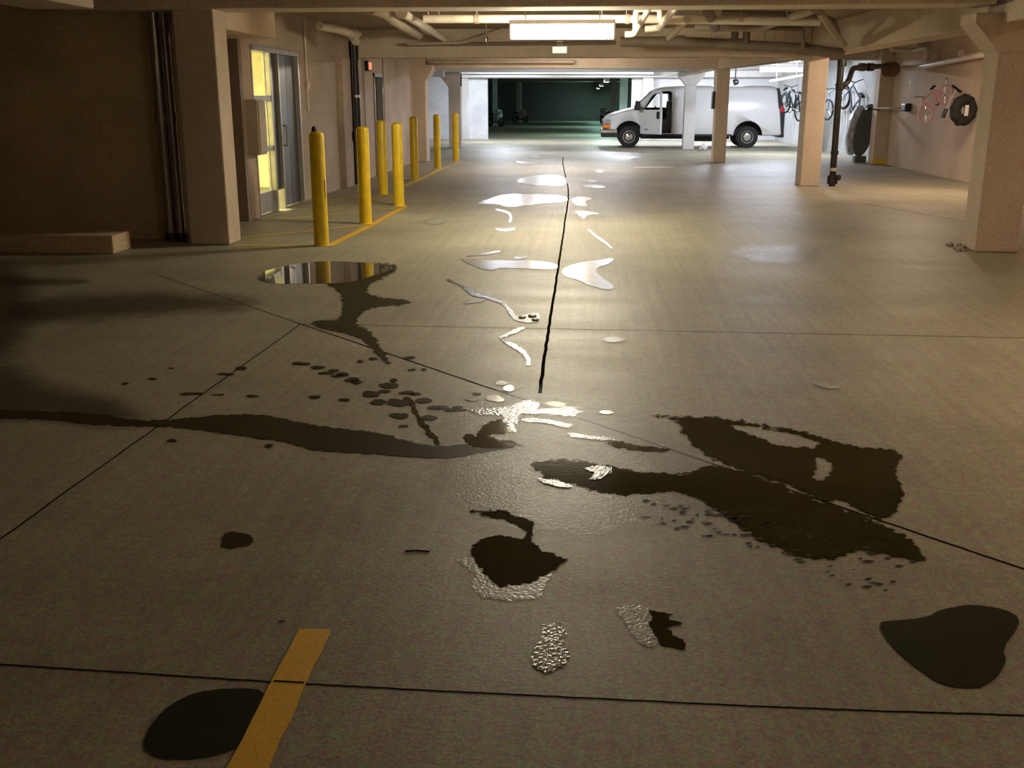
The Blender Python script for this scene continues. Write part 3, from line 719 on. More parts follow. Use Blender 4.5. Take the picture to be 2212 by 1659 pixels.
# ------------------------------------------------------------------ the van
SX = 2305/37.5
VL = Vector((G(1304, 319).x, 37.45, 0))
van = empty('van', VL, 'white cargo van parked across the far bay with its driver door open', 'van')
def vx(px): return (px-1304)/61.6
def sect(x):
    pr_ = [(-.02, .50, .98), (.06, .46, 1.06), (.2, .42, 1.13), (.5, .42, 1.26), (.85, .42, 1.35), (1.0, .42, 1.40), (1.25, .42, 1.62), (1.5, .42, 1.83), (1.68, .42, 1.95),
           (1.85, .42, 2.03), (2.2, .42, 2.08), (3, .42, 2.10), (4, .42, 2.10), (5, .42, 2.10), (5.8, .42, 2.09), (5.93, .42, 2.04), (6.0, .43, 1.96), (6.1, .45, 1.3), (6.17, .5, .9)]
    return pr_
bm = bmesh.new(); rings = []
SEC = [(-.02, .55, .95, .80), (.03, .50, 1.03, .86), (.12, .47, 1.10, .90), (.35, .44, 1.19, .95), (.7, .42, 1.29, .98), (.92, .42, 1.345, .99), (.99, .42, 1.36, .995), (1.25, .42, 1.60, 1.), (1.5, .42, 1.82, 1.), (1.66, .42, 1.94, 1.),
       (1.82, .42, 2.01, 1.), (2.1, .42, 2.06, 1.), (2.6, .42, 2.09, 1.), (3.5, .42, 2.10, 1.), (4.5, .42, 2.10, 1.), (5.3, .42, 2.10, 1.), (5.8, .42, 2.085, .99), (5.92, .42, 2.05, .985), (5.97, .43, 1.97, .98)]
for (x, zb, zt, w) in SEC:
    z1 = min(1.25, zt-.14); z2 = max(zt-.17, z1+.01); tp = w-.16*(z2-z1)
    half = [(w-.06, zb), (w, zb+.06), (w, (zb+z1)/2), (w-.01, z1), (tp, z2), (tp-.06, zt-.07), (tp-.2, zt-.015), (tp*.4, zt+.012)]
    ring = [(x, 1+a, z) for a, z in half]; ring = ring+[(x, 1-a, z) for a, z in half[::-1]]
    rings.append([bm.verts.new(p) for p in ring])
# tail rings leaning
for dx in ((5.99, 6.08, 6.16),):
    pass
n = len(rings[0])
for a, c in zip(rings, rings[1:]):
    for j in range(n):
        f = bm.faces.new((a[j], a[(j+1) % n], c[(j+1) % n], c[j])); f.smooth = True
bm.faces.new(rings[0])
# slanting rear: move lower verts of the last rings backwards
for ring in rings[-3:]:
    for v in ring:
        v.co.x += (2.05-v.co.z)*.115
bm.faces.new(rings[-1])
body = build('body', bm, ['vanwhite', 'vandark'], None)
cut = bmesh.new()
def cyl(bm, x, z, r, y0, y1):
    m4 = Matrix.Translation((x, y0, z)) @ Matrix.Rotation(-PI/2, 4, 'X'); k = len(bm.verts)
    lathe(bm, [(r, 0), (r, y1-y0)], 36, m4, 1)
XF, XW = .88, 5.0
for X in (XF, XW):
    cyl(cut, X, .42, .5, -.2, .42); cyl(cut, X, .42, .5, 1.58, 2.2)
dp = [(1.30, .5), (2.34, .5), (2.34, 1.86), (2.26, 1.93), (1.86, 1.90), (1.62, 1.74), (1.30, 1.38)]
prism(cut, dp, -.3, .85, 1)
wp = [(1.5, 1.36), (2.32, 1.36), (2.32, 1.84), (1.86, 1.84)]
prism(cut, wp, .8, 2.3, 1)
bmesh.ops.recalc_face_normals(cut, faces=cut.faces[:])
cm = bpy.data.meshes.new('cut'); cut.to_mesh(cm); cut.free()
for q in ('vanwhite', 'vandark'): cm.materials.append(M[q])
cutter = bpy.data.objects.new('cut', cm); COL.objects.link(cutter)
md = body.modifiers.new('b', 'BOOLEAN'); md.operation = 'DIFFERENCE'; md.object = cutter; md.solver = 'EXACT'; md.use_self = True
bpy.context.view_layer.update()
dg = bpy.context.evaluated_depsgraph_get()
me = bpy.data.meshes.new_from_object(body.evaluated_get(dg)); body.modifiers.clear(); body.data = me
bpy.data.objects.remove(cutter); body.parent = van
for p in me.polygons:
    pass
def vpart(name, bm, mat, par=van, **k): return build(name, bm, mat, par, **k)
# rear doors, dark edge, tail lamps
vpart('rear_door', PR([(5.93, 2.02), (6.0, 2.02), (6.24, 1.2), (6.24, .5), (6.12, .5)], .04, 1.96), 'vandark')
vpart('tail_lamp', PR([(6.06, 1.42), (6.15, 1.42), (6.2, 1.22), (6.09, 1.22)], -.01, .1), 'redlens', bevel=.01)
vpart('tail_lamp', PR([(6.06, 1.42), (6.15, 1.42), (6.2, 1.22), (6.09, 1.22)], 1.9, 2.01), 'redlens', bevel=.01)
vpart('rear_bumper', B((6.08, .05, .36), (6.26, 1.95, .52)), 'vandark', bevel=.03)
vpart('front_bumper', PR([(-.1, .36), (.5, .36), (.5, .5), (.45, .63), (-.02, .64), (-.1, .58)], .02, 1.98), 'vandark', bevel=.03)
vpart('bumper_trim', B((-.12, .0, .5), (.46, 2.0, .62)), 'chrome', bevel=.025)
vpart('grille', B((-.05, .35, .68), (0, 1.65, .95)), 'black', bevel=.01)
for y in (0.03, 1.68):
    vpart('headlamp', B((-.05, y, .80), (.24, y+.29, .97)), 'lamp', bevel=.03)
    vpart('indicator_lamp', B((-.05, y, .67), (.22, y+.29, .79)), 'orange', bevel=.02)
# windscreen, far-side window
bm = bmesh.new()
ws = [(1.03, 1.385), (1.62, 1.93)]
v = [bm.verts.new(p) for p in ((1.02, .12, 1.40), (1.02, 1.88, 1.40), (1.62, 1.78, 1.93), (1.62, .22, 1.93))]; bm.faces.new(v)
bmesh.ops.solidify(bm, geom=bm.faces[:], thickness=.012)
vpart('windscreen', bm, 'glassdark')
# wheels
def wheel(X, y0, sgn, name='wheel'):
    w = vpart(name, T([(X, y0, .37), (X, y0+sgn*.24, .37)], .37, 36), 'rubber', smooth=True, bevel=.02)
    # rim disc slightly proud, with dish
    m4 = Matrix.Translation((X, y0, .37)) @ Matrix.Rotation(PI/2*sgn, 4, 'X')
    bm = bmesh.new(); lathe(bm, [(.215, -.02), (.215, .012), (.19, .012), (.175, -.01), (.12, .004), (.07, .02), (.065, .05), (.03, .055)], 28, m4)
    rm = vpart('rim', bm, 'chrome', w, smooth=True)
    bm = bmesh.new()
    for k in range(8):
        a = 2*PI*k/8; c = (X+.15*math.cos(a), y0-sgn*.006, .37+.15*math.sin(a)); tube(bm, [c, (c[0], c[1]-sgn*.004, c[2])], .022, 8)
    vpart('vent_hole', bm, 'black', w)
    return w
for X in (XF, XW): wheel(X, .06, 1); wheel(X, 1.94, -1)
# underbody
vpart('chassis', B((1.3, .25, .3), (4.4, .4, .42), (1.3, 1.6, .3), (4.4, 1.75, .42), (2.9, .3, .22), (3.9, .8, .42)), 'vandark')
vpart('axle', T([(XF, .3, .37), (XF, 1.7, .37)], .06, 10), 'vandark'); vpart('axle', T([(XW, .3, .37), (XW, 1.7, .37)], .07, 10), 'vandark')
vpart('side_moulding', B((1.35, -.012, .4), (4.45, .02, .47)), 'vandark')
# seat and steering wheel
vpart('seat', PR([(1.95, .5), (2.3, .5), (2.4, .95), (2.32, 1.55), (2.2, 1.6), (2.16, 1.0), (1.9, .92)], .3, .75), 'shell', bevel=.04)
bm = bmesh.new(); torus(bm, (0, 0, 0), .19, .015, 'x', 24, 6); bmesh.ops.rotate(bm, matrix=Matrix.Rotation(.5, 3, 'Y'), verts=bm.verts); bmesh.ops.translate(bm, vec=(1.72, .5, 1.25), verts=bm.verts)
vpart('steering_wheel', bm, 'black')
# the open driver door, hinged at its front edge
dr = bpy.data.objects.new('driver_door', None); COL.objects.link(dr); dr.parent = van; dr.location = (1.3, .0, 0); dr.rotation_euler = (0, 0, -math.radians(52))
bm = bmesh.new()
prism(bm, [(0, .48), (1.04, .48), (1.05, 1.30), (0, 1.30)], -.05, .03)
prism(bm, [(0, 1.30), (.1, 1.30), (.58, 1.83), (.58, 1.92), (.32, 1.74), (0, 1.38)], -.04, .01)
prism(bm, [(.58, 1.83), (.96, 1.85), (.96, 1.92), (.58, 1.92)], -.04, .01)
prism(bm, [(.96, 1.30), (1.05, 1.30), (1.04, 1.86), (.96, 1.92)], -.04, .01)
vpart('door_panel', bm, 'vanwhite', dr, bevel=.008)
vpart('door_window', PR([(.1, 1.30), (.96, 1.30), (.96, 1.85), (.58, 1.83)], -.02, -.012), 'glass', dr)
vpart('door_handle', B((.86, -.09, 1.12), (.98, -.05, 1.17)), 'black', dr, bevel=.01)
vpart('handle_recess', B((.84, -.056, 1.0), (.99, -.05, 1.24)), 'vandark', dr)
mr_ = vpart('door_mirror', PR([(-.02, 1.28), (.22, 1.28), (.2, 1.58), (.04, 1.6)], -.34, -.24), 'black', dr, bevel=.02)
vpart('mirror_arm', B((.05, -.26, 1.33), (.15, -.02, 1.37)), 'black', mr_)
vpart('dark_trim', B((.02, .03, .5), (1.02, .05, 1.28)), 'vandark', dr)
vpart('body_badge', B((.22, -.055, .62), (.42, -.05, .66)), 'aludark', dr)
for x in (2.36, 4.02): vpart('panel_seam', B((x, -.004, .5), (x+.012, .03, 1.26)), 'vandark')
vpart('mirror', PR([(1.45, 1.36), (1.58, 1.36), (1.56, 1.6), (1.48, 1.6)], 2.05, 2.25), 'black')

# white bag on the floor by column B
p = G(1524, 325)
bm = bmesh.new(); bmesh.ops.create_icosphere(bm, subdivisions=3, radius=.13)
for v in bm.verts:
    v.co *= 1+.22*math.sin(v.co.x*60+v.co.y*31)*math.cos(v.co.z*45); v.co.z = max(0, v.co.z*.85+.1)
bg = build('plastic_bag', bm, 'gyp', loc=(p.x-.08, p.y, 0)); tag(bg, 'small white crumpled bag on the floor left of the column before the van', 'bag')

# ------------------------------------------------------------------ bicycles and things on the right wall
def bike(loc, rot, s, mframe, label, kids=False, group='bicycles hung on the right wall'):
    r = empty('bicycle', loc, label, 'bicycle', group); r.rotation_euler = rot; r.scale = (s, s, s)
    R = .33; wb_ = 1.02
    for x in (-wb_/2, wb_/2):
        bm = bmesh.new(); torus(bm, (x, 0, 0), R-.02, .04 if kids else .03, 'y', 32, 8); w = build('wheel', bm, 'rubber' if not kids else 'pink', r, smooth=True)
        bm = bmesh.new(); torus(bm, (x, 0, 0), R-.045, .01, 'y', 32, 6); build('rim', bm, 'chrome', w)
        bm = bmesh.new()
        for k in range(12):
            a = 2*PI*k/12; tube(bm, [(x, 0, 0), (x+(R-.05)*math.cos(a), 0, (R-.05)*math.sin(a))], .0025, 4, False)
        tube(bm, [(x, -.04, 0), (x, .04, 0)], .025, 8); build('spokes', bm, 'chrome', w)
    bb_, st_, hd, hd2 = (-.08, 0, -.02), (-.22, 0, .46), (.34, 0, .5), (.38, 0, .36)
    bm = bmesh.new()
    for a, b_ in ((bb_, st_), (st_, hd), (bb_, hd2), (hd, hd2), (bb_, (-wb_/2, 0, 0)), (st_, (-wb_/2, 0, 0)), (hd2, (wb_/2, 0, 0))): tube(bm, [a, b_], .035 if kids else .026, 8)
    build('frame', bm, mframe, r)
    build('saddle', PR([(-.36, .56), (-.3, .6), (-.12, .58), (-.1, .56), (-.28, .54)], -.06, .06), 'black', r, bevel=.015)
    build('seat_post', T([st_, (-.245, 0, .57)], .013, 8), 'chrome', r)
    build('handlebar', T(soften([(.4, -.28, .66), (.34, -.1, .64), (.32, 0, .6), (.34, .1, .64), (.4, .28, .66)], .05), .013, 8), 'black', r)
    build('stem', T([hd, (.32, 0, .61)], .016, 8), 'chrome', r)
    bm = bmesh.new(); tube(bm, [(-.08, -.015, -.02), (-.08, .015, -.02)], .09, 20); cr_ = build('chainring', bm, 'black', r)
    bm = bmesh.new(); tube(bm, [(-.08, .03, -.02), (-.0, .03, -.16)], .01, 6); tube(bm, [(-.08, -.03, -.02), (-.16, -.03, .12)], .01, 6)
    box(bm, (-.04, .03, -.18), (.04, .12, -.15)); box(bm, (-.2, -.12, .11), (-.12, -.03, .14)); build('crank', bm, 'chrome', cr_)
    return r
# wall plane is x = XR; a bike whose plane lies along the wall is turned 90 deg about z
def onwall(px, py, off): return W(px, py, XR-off)
bike(onwall(2020, 226, .22), (0, math.radians(40), PI/2+.5), .62, 'pink', 'small pink bicycle hung on the tan right wall left of the black tyre', kids=True)
bike(onwall(1838, 232, .3), (0, math.radians(-35), PI/2+.3), 1.0, 'bluegrey', 'blue-grey bicycle hung on the white lit wall beside the dark shell')
bike(onwall(1806, 225, .35), (0, math.radians(20), PI/2+.3), .95, 'bluegrey', 'bicycle hung on the white lit wall directly behind the black floor pipe')
bike(onwall(1712, 232, .4), (0, math.radians(-15), PI/2+.35), 1.05, 'teal', 'dark bicycle hung on the white lit wall just behind the van')
bike(onwall(1697, 228, .4), (0, math.radians(30), PI/2+.3), 1.0, 'teal', 'dark bicycle on the white lit wall nearest the van tail, partly behind its neighbour')
for (px, lab) in ((1963, 'hanging hook rail behind the small bracket'),):
    pass
# wall bracket with pad
q = onwall(1940, 232, 0)
wbk = empty('bike_bracket', (XR, q.y, q.z), 'dark bicycle hanging bracket sticking out of the tan right wall near the pilaster', 'bracket')
build('arm', T([(0, -1.0, .0), (-.28, -.4, -.02), (-.5, .6, -.03)], .025, 8), 'tanpipe', wbk)
build('saddle_pad', PR([(-.65, -.06), (-.3, -.08), (-.28, -.01), (-.6, .0)], .5, .7), 'black', wbk, bevel=.02)
build('clamp', B((-.16, -1.15, -.09), (0, -.8, .1)), 'black', wbk, bevel=.03)
# black tyre ring with white tag
q = P(2081, 238, 21.9)
ty = empty('tyre_coil', (q.x, q.y, q.z), 'black round tyre bundle with white tag on the tan right wall', 'tyre')
ty.rotation_euler = (0, 0, math.radians(25))
bm = bmesh.new(); torus(bm, (0, 0, 0), .2, .11, 'y', 36, 12)
for v in bm.verts:
    a = math.atan2(v.co.z, v.co.x); v.co *= 1+.035*math.sin(a*9)+.02*math.sin(a*23+2)
build('tyre', bm, 'rubber', ty, smooth=True)
bm = bmesh.new(); torus(bm, (0, .08, .0), .18, .07, 'y', 36, 10); build('tyre', bm, 'black', ty, smooth=True)
build('tag', B((-.045, -.09, -.11), (.05, -.08, .1)), 'white', ty)
build('hook', T([(.0, 0, .2), (.2, .2, .3), (.42, .3, .3)], .012, 6), 'aludark', ty)
# kick scooter handle sticking out above
a = P(2044, 235, 22.9); b_ = P(2066, 192, 22.9)
sc_ = empty('kick_scooter', a, 'dark thin kick scooter hung between the pink bicycle and the black tyre', 'scooter')
build('steering_pole', T([(0, 0, 0), b_-a], .014, 8), 'aludark', sc_)
d = (b_-a); 
build('handlebar', T([d+Vector((-.09, 0, .07)), d+Vector((.1, 0, -.07))], .028, 8), 'black', sc_)
build('deck', T([(0, 0, 0), (-.05, 0, -.18)], .04, 8), 'black', sc_)
# yellow stall numerals painted on the right wall
def numeral(px, py, h, ch, lab):
    q = onwall(px, py, 0); o = empty('stall_number', (XR-.002, q.y, q.z), lab, 'painted number', 'yellow stall numbers')
    bm = bmesh.new(); t = h*.16; w = h*.45
    seg = {'7': [(0, h-t, w, h), (w-t, 0, w, h)], '8': [(0, 0, t, h), (w-t, 0, w, h), (0, 0, w, t), (0, h-t, w, h), (0, h/2-t/2, w, h/2+t/2)]}[ch]
    for s in seg: box(bm, (-.003, -s[2], s[1]), (0, -s[0], s[3]))
    build('digit', bm, 'yworn', o)
numeral(1962, 200, .26, '7', 'faint yellow number painted on the tan right wall above the bracket')
numeral(2040, 198, .28, '8', 'faint yellow number painted on the right wall above the pink bicycle')
# dark shell with silvery wrap
q = P(1856, 330, 28.95)
ks = empty('wrapped_shell', (q.x, q.y, 0), 'tall dark oval shell in silvery wrap standing against the white lit wall', 'shell')
zt = P(1856, 224, 28.95)[2]; zb2 = .16
poly = []
for k in range(28):
    a = 2*PI*k/28; zc3 = (zt+zb2)/2; hh = (zt-zb2)/2
    xx = .27*math.cos(a)*(1 if math.cos(a) < 0 else .9); zz3 = hh*math.sin(a)
    poly.append((xx+.06+(.1*(math.sin(a))), zc3+zz3))
build('shell', PR([(p[0]+.05, p[1]) for p in poly], 0, .16), 'shell', ks, bevel=.03)
build('plastic_wrap', PR([(p[0]*.8-.16, p[1]*.96+.03) for p in poly], .06, .3), 'silverwrap', ks, bevel=.05)
build('foot_block', B((-.1, .0, 0), (.2, .25, .17)), 'shell', ks)
# far hall: columns and parked motorcycles
def farcol(px, Y, w, lab):
    q = P(px, 250, Y); o = build('hall_column', B((-w/2, 0, 0), (w/2, w, CE)), 'pale', loc=(q.x, Y, 0)); tag(o, lab, 'column', 'columns in the far hall')
farcol(1069, 70, .3, 'dim column at the left side of the far hall, behind the nearer motorcycle')
farcol(1121, 82, .35, 'dim column in the far hall above the farther motorcycle')
farcol(1324, 62, .3, 'slim greenish column in the far hall just left of the van nose')
farcol(1346, 54, .4, 'greenish lit column at the right side of the far hall')
def moto(px, py, Y, s, rz, mat, lab):
    q = P(px, py, Y); r = empty('motorcycle', (q.x, Y, 0), lab, 'motorcycle', 'motorcycles in the far hall', rz); r.scale = (s, s, s)
    for x in (-.68, .68):
        bm = bmesh.new(); torus(bm, (x, 0, .31), .25, .06, 'y', 24, 8); build('wheel', bm, 'rubber', r, smooth=True)
    build('fairing', PR([(-.05, .35), (.45, .4), (.62, .75), (.5, 1.1), (.3, 1.2), (.25, .9), (-.1, .85)], -.2, .2), mat, r, bevel=.06)
    build('seat', PR([(-.85, .9), (-.2, .75), (0, .8), (0, .9), (-.5, .92), (-.85, 1.0)], -.14, .14), 'black', r, bevel=.03)
    build('engine', PR([(-.3, .25), (.3, .25), (.3, .7), (-.3, .7)], -.15, .15), 'shell', r, bevel=.03)
    build('handlebar', T([(.3, -.35, 1.1), (.38, 0, 1.05), (.3, .35, 1.1)], .02, 8), 'black', r)
    build('headlamp', T([(.55, 0, .95), (.66, 0, .93)], .1, 14), 'chrome', r)
moto(1071, 270, 66, .9, -.9, 'white', 'white motorcycle parked at the left of the dark far hall')
moto(1124, 262, 77, .8, -.7, 'pink', 'smaller reddish motorcycle parked deeper in the far hall')
moto(1307, 262, 77, .9, -2, 'white', 'pale motorcycle in the far hall just above the van hood')

# ------------------------------------------------------------------ water, damp and soft dark areas on the slab
M['damp'] = wet_mat('damp_concrete', (.044, .037, .014), .45, 15., 2.2, 0, soft=.3, spec=.06)
M['sheen'] = wet_mat('glistening_slab', (.33, .31, .23), .3, 9., 2.6, .4, 70., soft=1.2, spec=.5, op=.4)
M['farpool'] = wet_mat('far_water_glare', (.62, .60, .56), .28, 5., 1.8, 0, soft=.2, spec=.9)  # pale colour puts the lamps' reflection into the far puddles
M['darksoft'] = wet_mat('soft_dark_concrete', (.09, .072, .05), .45, 3., .9, 0, soft=1., spec=.2, op=.6)  # soft-edged, half-opaque dark brown areas
M['dampdark'] = wet_mat('soaked_concrete', (.026, .025, .008), .5, 12., .7, 0, soft=.2, spec=.1)
M['wet'] = wet_mat('wet_concrete', (.032, .028, .008), .08, 22., 3., .03, 60., soft=.25, spec=.16)
M['pool'] = wet_mat('standing_water_glare', (.36, .34, .30), .24, 9., 1.8, 0, 6., soft=.12, spec=.8)  # base colour lightened in place of reflected lamp light
M['mirror'] = wet_mat('still_water', (.05, .045, .03), .02, 10., .4, 0, soft=.15, spec=.8)
M['ripple'] = wet_mat('rippled_water', (.16, .145, .10), .1, 26., 3., .4, 70., soft=.25, spec=.7)
M['film'] = wet_mat('water_film_glint', (.40, .40, .34), .3, 26., 2.2, .35, 70., soft=.8, spec=.5, op=.85)  # pale base colour stands in for lamp light reflected off the film
M['pale'] = M['pale']
def sd_poly(px, py, poly):
    d = 1e18; ins = False; n = len(poly); j = n-1
    for i in range(n):
        xi, yi = poly[i]; xj, yj = poly[j]
        ex, ey = xj-xi, yj-yi; wx, wy = px-xi, py-yi
        t = max(0, min(1, (wx*ex+wy*ey)/(ex*ex+ey*ey+1e-9)))
        bx, by = wx-ex*t, wy-ey*t; dd = bx*bx+by*by
        if dd < d: d = dd
        if (yi > py) != (yj > py) and px < (xj-xi)*(py-yi)/(yj-yi)+xi: ins = not ins
        j = i
    return math.sqrt(d)*(1 if ins else -1)
def thick(pts, w):
    """outline of a trickle from its centre line; w in trace units, list or number"""
    n = len(pts); ws_ = w if isinstance(w, (list, tuple)) else [w]*n
    l, r = [], []
    for i, p in enumerate(pts):
        a = pts[max(0, i-1)]; c = pts[min(n-1, i+1)]; dx, dy = c[0]-a[0], c[1]-a[1]; m_ = math.hypot(dx, dy) or 1
        l.append((p[0]-dy/m_*ws_[i], p[1]+dx/m_*ws_[i])); r.append((p[0]+dy/m_*ws_[i], p[1]-dx/m_*ws_[i]))
    return l+r[::-1]
ZW = [.0022]
def patch(name, polys, mat, label, cat, soft=8, step=None, holes=(), group=None, kind=None, sq=1.6):
    """a patch of water or dark tone lying on the floor: traced outlines laid out on the slab"""
    if isinstance(polys[0][0], (int, float)): polys = [polys]
    def chaikin(p):
        return [q for i in range(len(p)) for q in ((p[i-1][0]*.25+p[i][0]*.75, p[i-1][1]*.25+p[i][1]*.75), (p[i][0]*.75+p[(i+1) % len(p)][0]*.25, p[i][1]*.75+p[(i+1) % len(p)][1]*.25))]
    def jag(p, am):
        out = []
        for i in range(len(p)):
            a, c = p[i], p[(i+1) % len(p)]; n = max(1, int(math.hypot(c[0]-a[0], c[1]-a[1])/9))
            for k in range(n):
                t = k/n; q = am*(1 if k else .3)
                out.append((a[0]+(c[0]-a[0])*t+random.uniform(-1, 1)*q*1.7, a[1]+(c[1]-a[1])*t+random.uniform(-1, 1)*q*.7))
        return out
    if mat in ('wet', 'film', 'ripple'): polys = [jag(p, 3.2 if mat == 'wet' else 1.8) for p in polys]
    polys = [chaikin(p) for p in polys]; holes = [chaikin(h) for h in holes]
    bm = bmesh.new(); lay = bm.verts.layers.float.new('edge')
    ZW[0] += .00006; z = ZW[0]
    for poly in polys:
        x0 = min(p[0] for p in poly)-soft*1.6; x1 = max(p[0] for p in poly)+soft*1.6
        y0 = min(p[1] for p in poly)-soft; y1 = max(p[1] for p in poly)+soft
        sx = step or max(1.5, min(5, (x1-x0)/60)); sy = max(1.2, min(sx, (y1-y0)/14))
        nx = int((x1-x0)/sx)+1; ny = int((y1-y0)/sy)+1
        ps = [(p[0], p[1]*sq) for p in poly]; hs = [[(p[0], p[1]*sq) for p in h] for h in holes]
        grid = {}
        for j in range(ny+1):
            for i in range(nx+1):
                X = x0+i*sx; Y = y0+j*sy; s = sd_poly(X, Y*sq, ps)
                for h in hs: s = min(s, -sd_poly(X, Y*sq, h))
                grid[i, j] = s
        vs = {}
        def gv(i, j):
            if (i, j) not in vs:
                v = bm.verts.new(G(x0+i*sx, y0+j*sy, z)); v[lay] = max(-1.7, min(1.5, grid[i, j]/soft)); vs[i, j] = v
            return vs[i, j]
        for j in range(ny):
            for i in range(nx):
                if max(grid[i, j], grid[i+1, j], grid[i, j+1], grid[i+1, j+1]) > -soft*1.6:
                    bm.faces.new((gv(i, j), gv(i+1, j), gv(i+1, j+1), gv(i, j+1)))
    # origin at the patch centre
    c = Vector((0, 0, 0))
    for v in bm.verts: c += v.co
    c /= len(bm.verts); c.z = 0
    for v in bm.verts: v.co -= c
    me = bpy.data.meshes.new(name); bm.normal_update(); bm.to_mesh(me); bm.free(); me.materials.append(M[mat])
    o = bpy.data.objects.new(name, me); COL.objects.link(o); o.location = c
    for pl in me.polygons:
        if pl.normal.z < 0: me.flip_normals(); break
    return tag(o, label, cat, group, kind)
WD = 'wet patches on the concrete'; PD = 'shallow puddles along the aisle'
# pale films first (lowest)
patch('water_film_or_sheen', [(940,930),(985,870),(1060,850),(1200,862),(1340,895),(1440,930),(1540,985),(1560,1060),(1500,1110),(1380,1130),(1250,1160),(1120,1150),(1010,1110),(930,1020)], 'sheen', 'broad faint glistening film around the centre of the floor', 'puddle', 40, group=PD)
patch('water_film_or_sheen', [(980,1208),(1015,1203),(1050,1200),(1200,1226),(1188,1250),(1168,1290),(1100,1298),(1042,1292),(1018,1265),(1026,1238),(1000,1220)], 'film', 'pale watery fringe below the dark splash in the lower middle', 'puddle', 7, group=PD)
patch('water_film_or_sheen', [(1328,1312),(1375,1303),(1412,1318),(1425,1360),(1420,1398),(1388,1392),(1362,1368),(1345,1335)], 'film', 'pale pitted film beside the dark finger marks at lower right of centre', 'puddle', 6, group=PD)
patch('dark_patch', [(0,660),(120,645),(250,635),(350,630),(440,640),(560,648),(520,668),(380,672),(260,684),(150,692),(60,694),(0,690)], 'darksoft', 'long soft dark band at the left edge below the curb', 'damp patch', 30, group=WD)
patch('dark_patch', [(-60,600),(60,602),(180,603),(190,610),(60,616),(-60,618)], 'darksoft', 'thin faint dark streak at the left edge nearest the curb', 'damp patch', 12, group=WD)
patch('dark_patch', [(-80,780),(40,790),(100,830),(200,852),(270,875),(310,905),(230,918),(100,900),(-80,905)], 'darksoft', 'broad dark area at the left edge above the long wet streak', 'damp patch', 45, group=WD)
patch('dark_patch', [(-60,560),(40,575),(70,640),(40,760),(-60,780)], 'darksoft', 'soft dark strip along the very left edge of the floor', 'damp patch', 45, group=WD)
patch('wet_patch', [(700,572),(850,568),(858,582),(830,600),(792,614),(795,640),(880,648),(890,656),(800,664),(775,680),(768,700),(800,715),(818,742),(845,785),(832,784),(800,748),(770,724),(700,712),(668,699),(700,690),(735,692),(742,660),(735,630),(700,612)], 'damp', 'wet trail running down from the puddle before the lobby door', 'wet patch', 9, group=WD)
patch('puddle', [(553,604),(562,588),(610,575),(690,563),(770,566),(845,572),(850,582),(790,600),(750,612),(640,612),(590,614)], 'mirror', 'still puddle at left mirroring the lobby door', 'puddle', 6, group=PD)
patch('wet_patch', [(-80,880),(0,885),(100,888),(200,892),(300,908),(360,908),(440,898),(560,893),(610,905),(700,922),(830,935),(880,955),(960,965),(1040,955),(1100,948),(1125,960),(1100,968),(1040,978),(975,990),(900,988),(800,980),(700,975),(650,965),(600,950),(540,945),(450,930),(350,920),(230,920),(100,905),(-80,900)], 'damp', 'long dark wet streak from the left edge to the centre', 'wet patch', 7, group=WD)
patch('wet_patch', [(1040,925),(1050,915),(1075,905),(1105,912),(1118,930),(1090,936),(1050,940),(1075,950),(1128,962),(1060,970),(1020,965),(1000,950),(1010,935),(1030,945)], 'wet', 'glinting rough wet end of the long dark streak', 'wet patch', 5, group=WD)
patch('wet_patch', [(1403,896),(1460,899),(1560,904),(1700,925),(1790,948),(1850,965),(1930,970),(1950,990),(1935,1010),(1945,1045),(1950,1070),(1930,1112),(1905,1125),(1850,1098),(1810,1075),(1790,1085),(1700,1045),(1600,1015),(1540,990),(1500,965),(1480,940),(1462,906)], 'wet', 'large dark wet patch at right above the diagonal joint', 'wet patch', 8, holes=[[(1560,914),(1650,922),(1770,950),(1775,966),(1700,966),(1650,950),(1600,930)], [(1760,985),(1790,992),(1802,1010),(1785,1035),(1752,1038),(1765,1010)]], group=WD)
patch('wet_patch', [(1150,1012),(1165,993),(1230,995),(1310,1005),(1380,1020),(1480,1025),(1530,1005),(1580,1012),(1620,1025),(1720,1062),(1850,1108),(1960,1160),(1998,1205),(1985,1214),(1930,1200),(1850,1185),(1800,1207),(1740,1205),(1650,1170),(1560,1112),(1520,1082),(1460,1062),(1400,1066),(1330,1068),(1250,1050),(1180,1035)], 'wet', 'widest dark wet patch right of centre below the diagonal joint', 'wet patch', 9, group=WD)
patch('wet_patch', [(1310,955),(1345,952),(1380,962),(1450,970),(1440,976),(1380,972),(1335,968)], 'wet', 'small dark wet dash above the widest wet patch', 'wet patch', 5, group=WD)
patch('wet_patch', [(1040,1165),(1080,1156),(1128,1165),(1142,1150),(1120,1134),(1085,1122),(1015,1105),(1080,1100),(1105,1112),(1155,1126),(1148,1145),(1150,1170),(1170,1188),(1228,1210),(1190,1235),(1140,1262),(1080,1268),(1045,1240),(1022,1205),(1020,1185)], 'wet', 'dark jagged splash in the lower middle with a pale fringe', 'wet patch', 6, group=WD)
patch('puddle', [(1170,1347),(1215,1345),(1222,1375),(1215,1395),(1230,1415),(1220,1435),(1178,1456),(1150,1435),(1145,1415),(1160,1390),(1172,1375)], 'ripple', 'glinting footprint-shaped splash low in the middle', 'puddle', 5, group=PD)
patch('wet_patch', [(1402,1318),(1455,1325),(1445,1335),(1475,1345),(1440,1358),(1452,1372),(1480,1384),(1478,1400),(1430,1395),(1412,1370)], 'wet', 'dark finger-shaped wet marks at lower right of centre', 'wet patch', 5, group=WD)
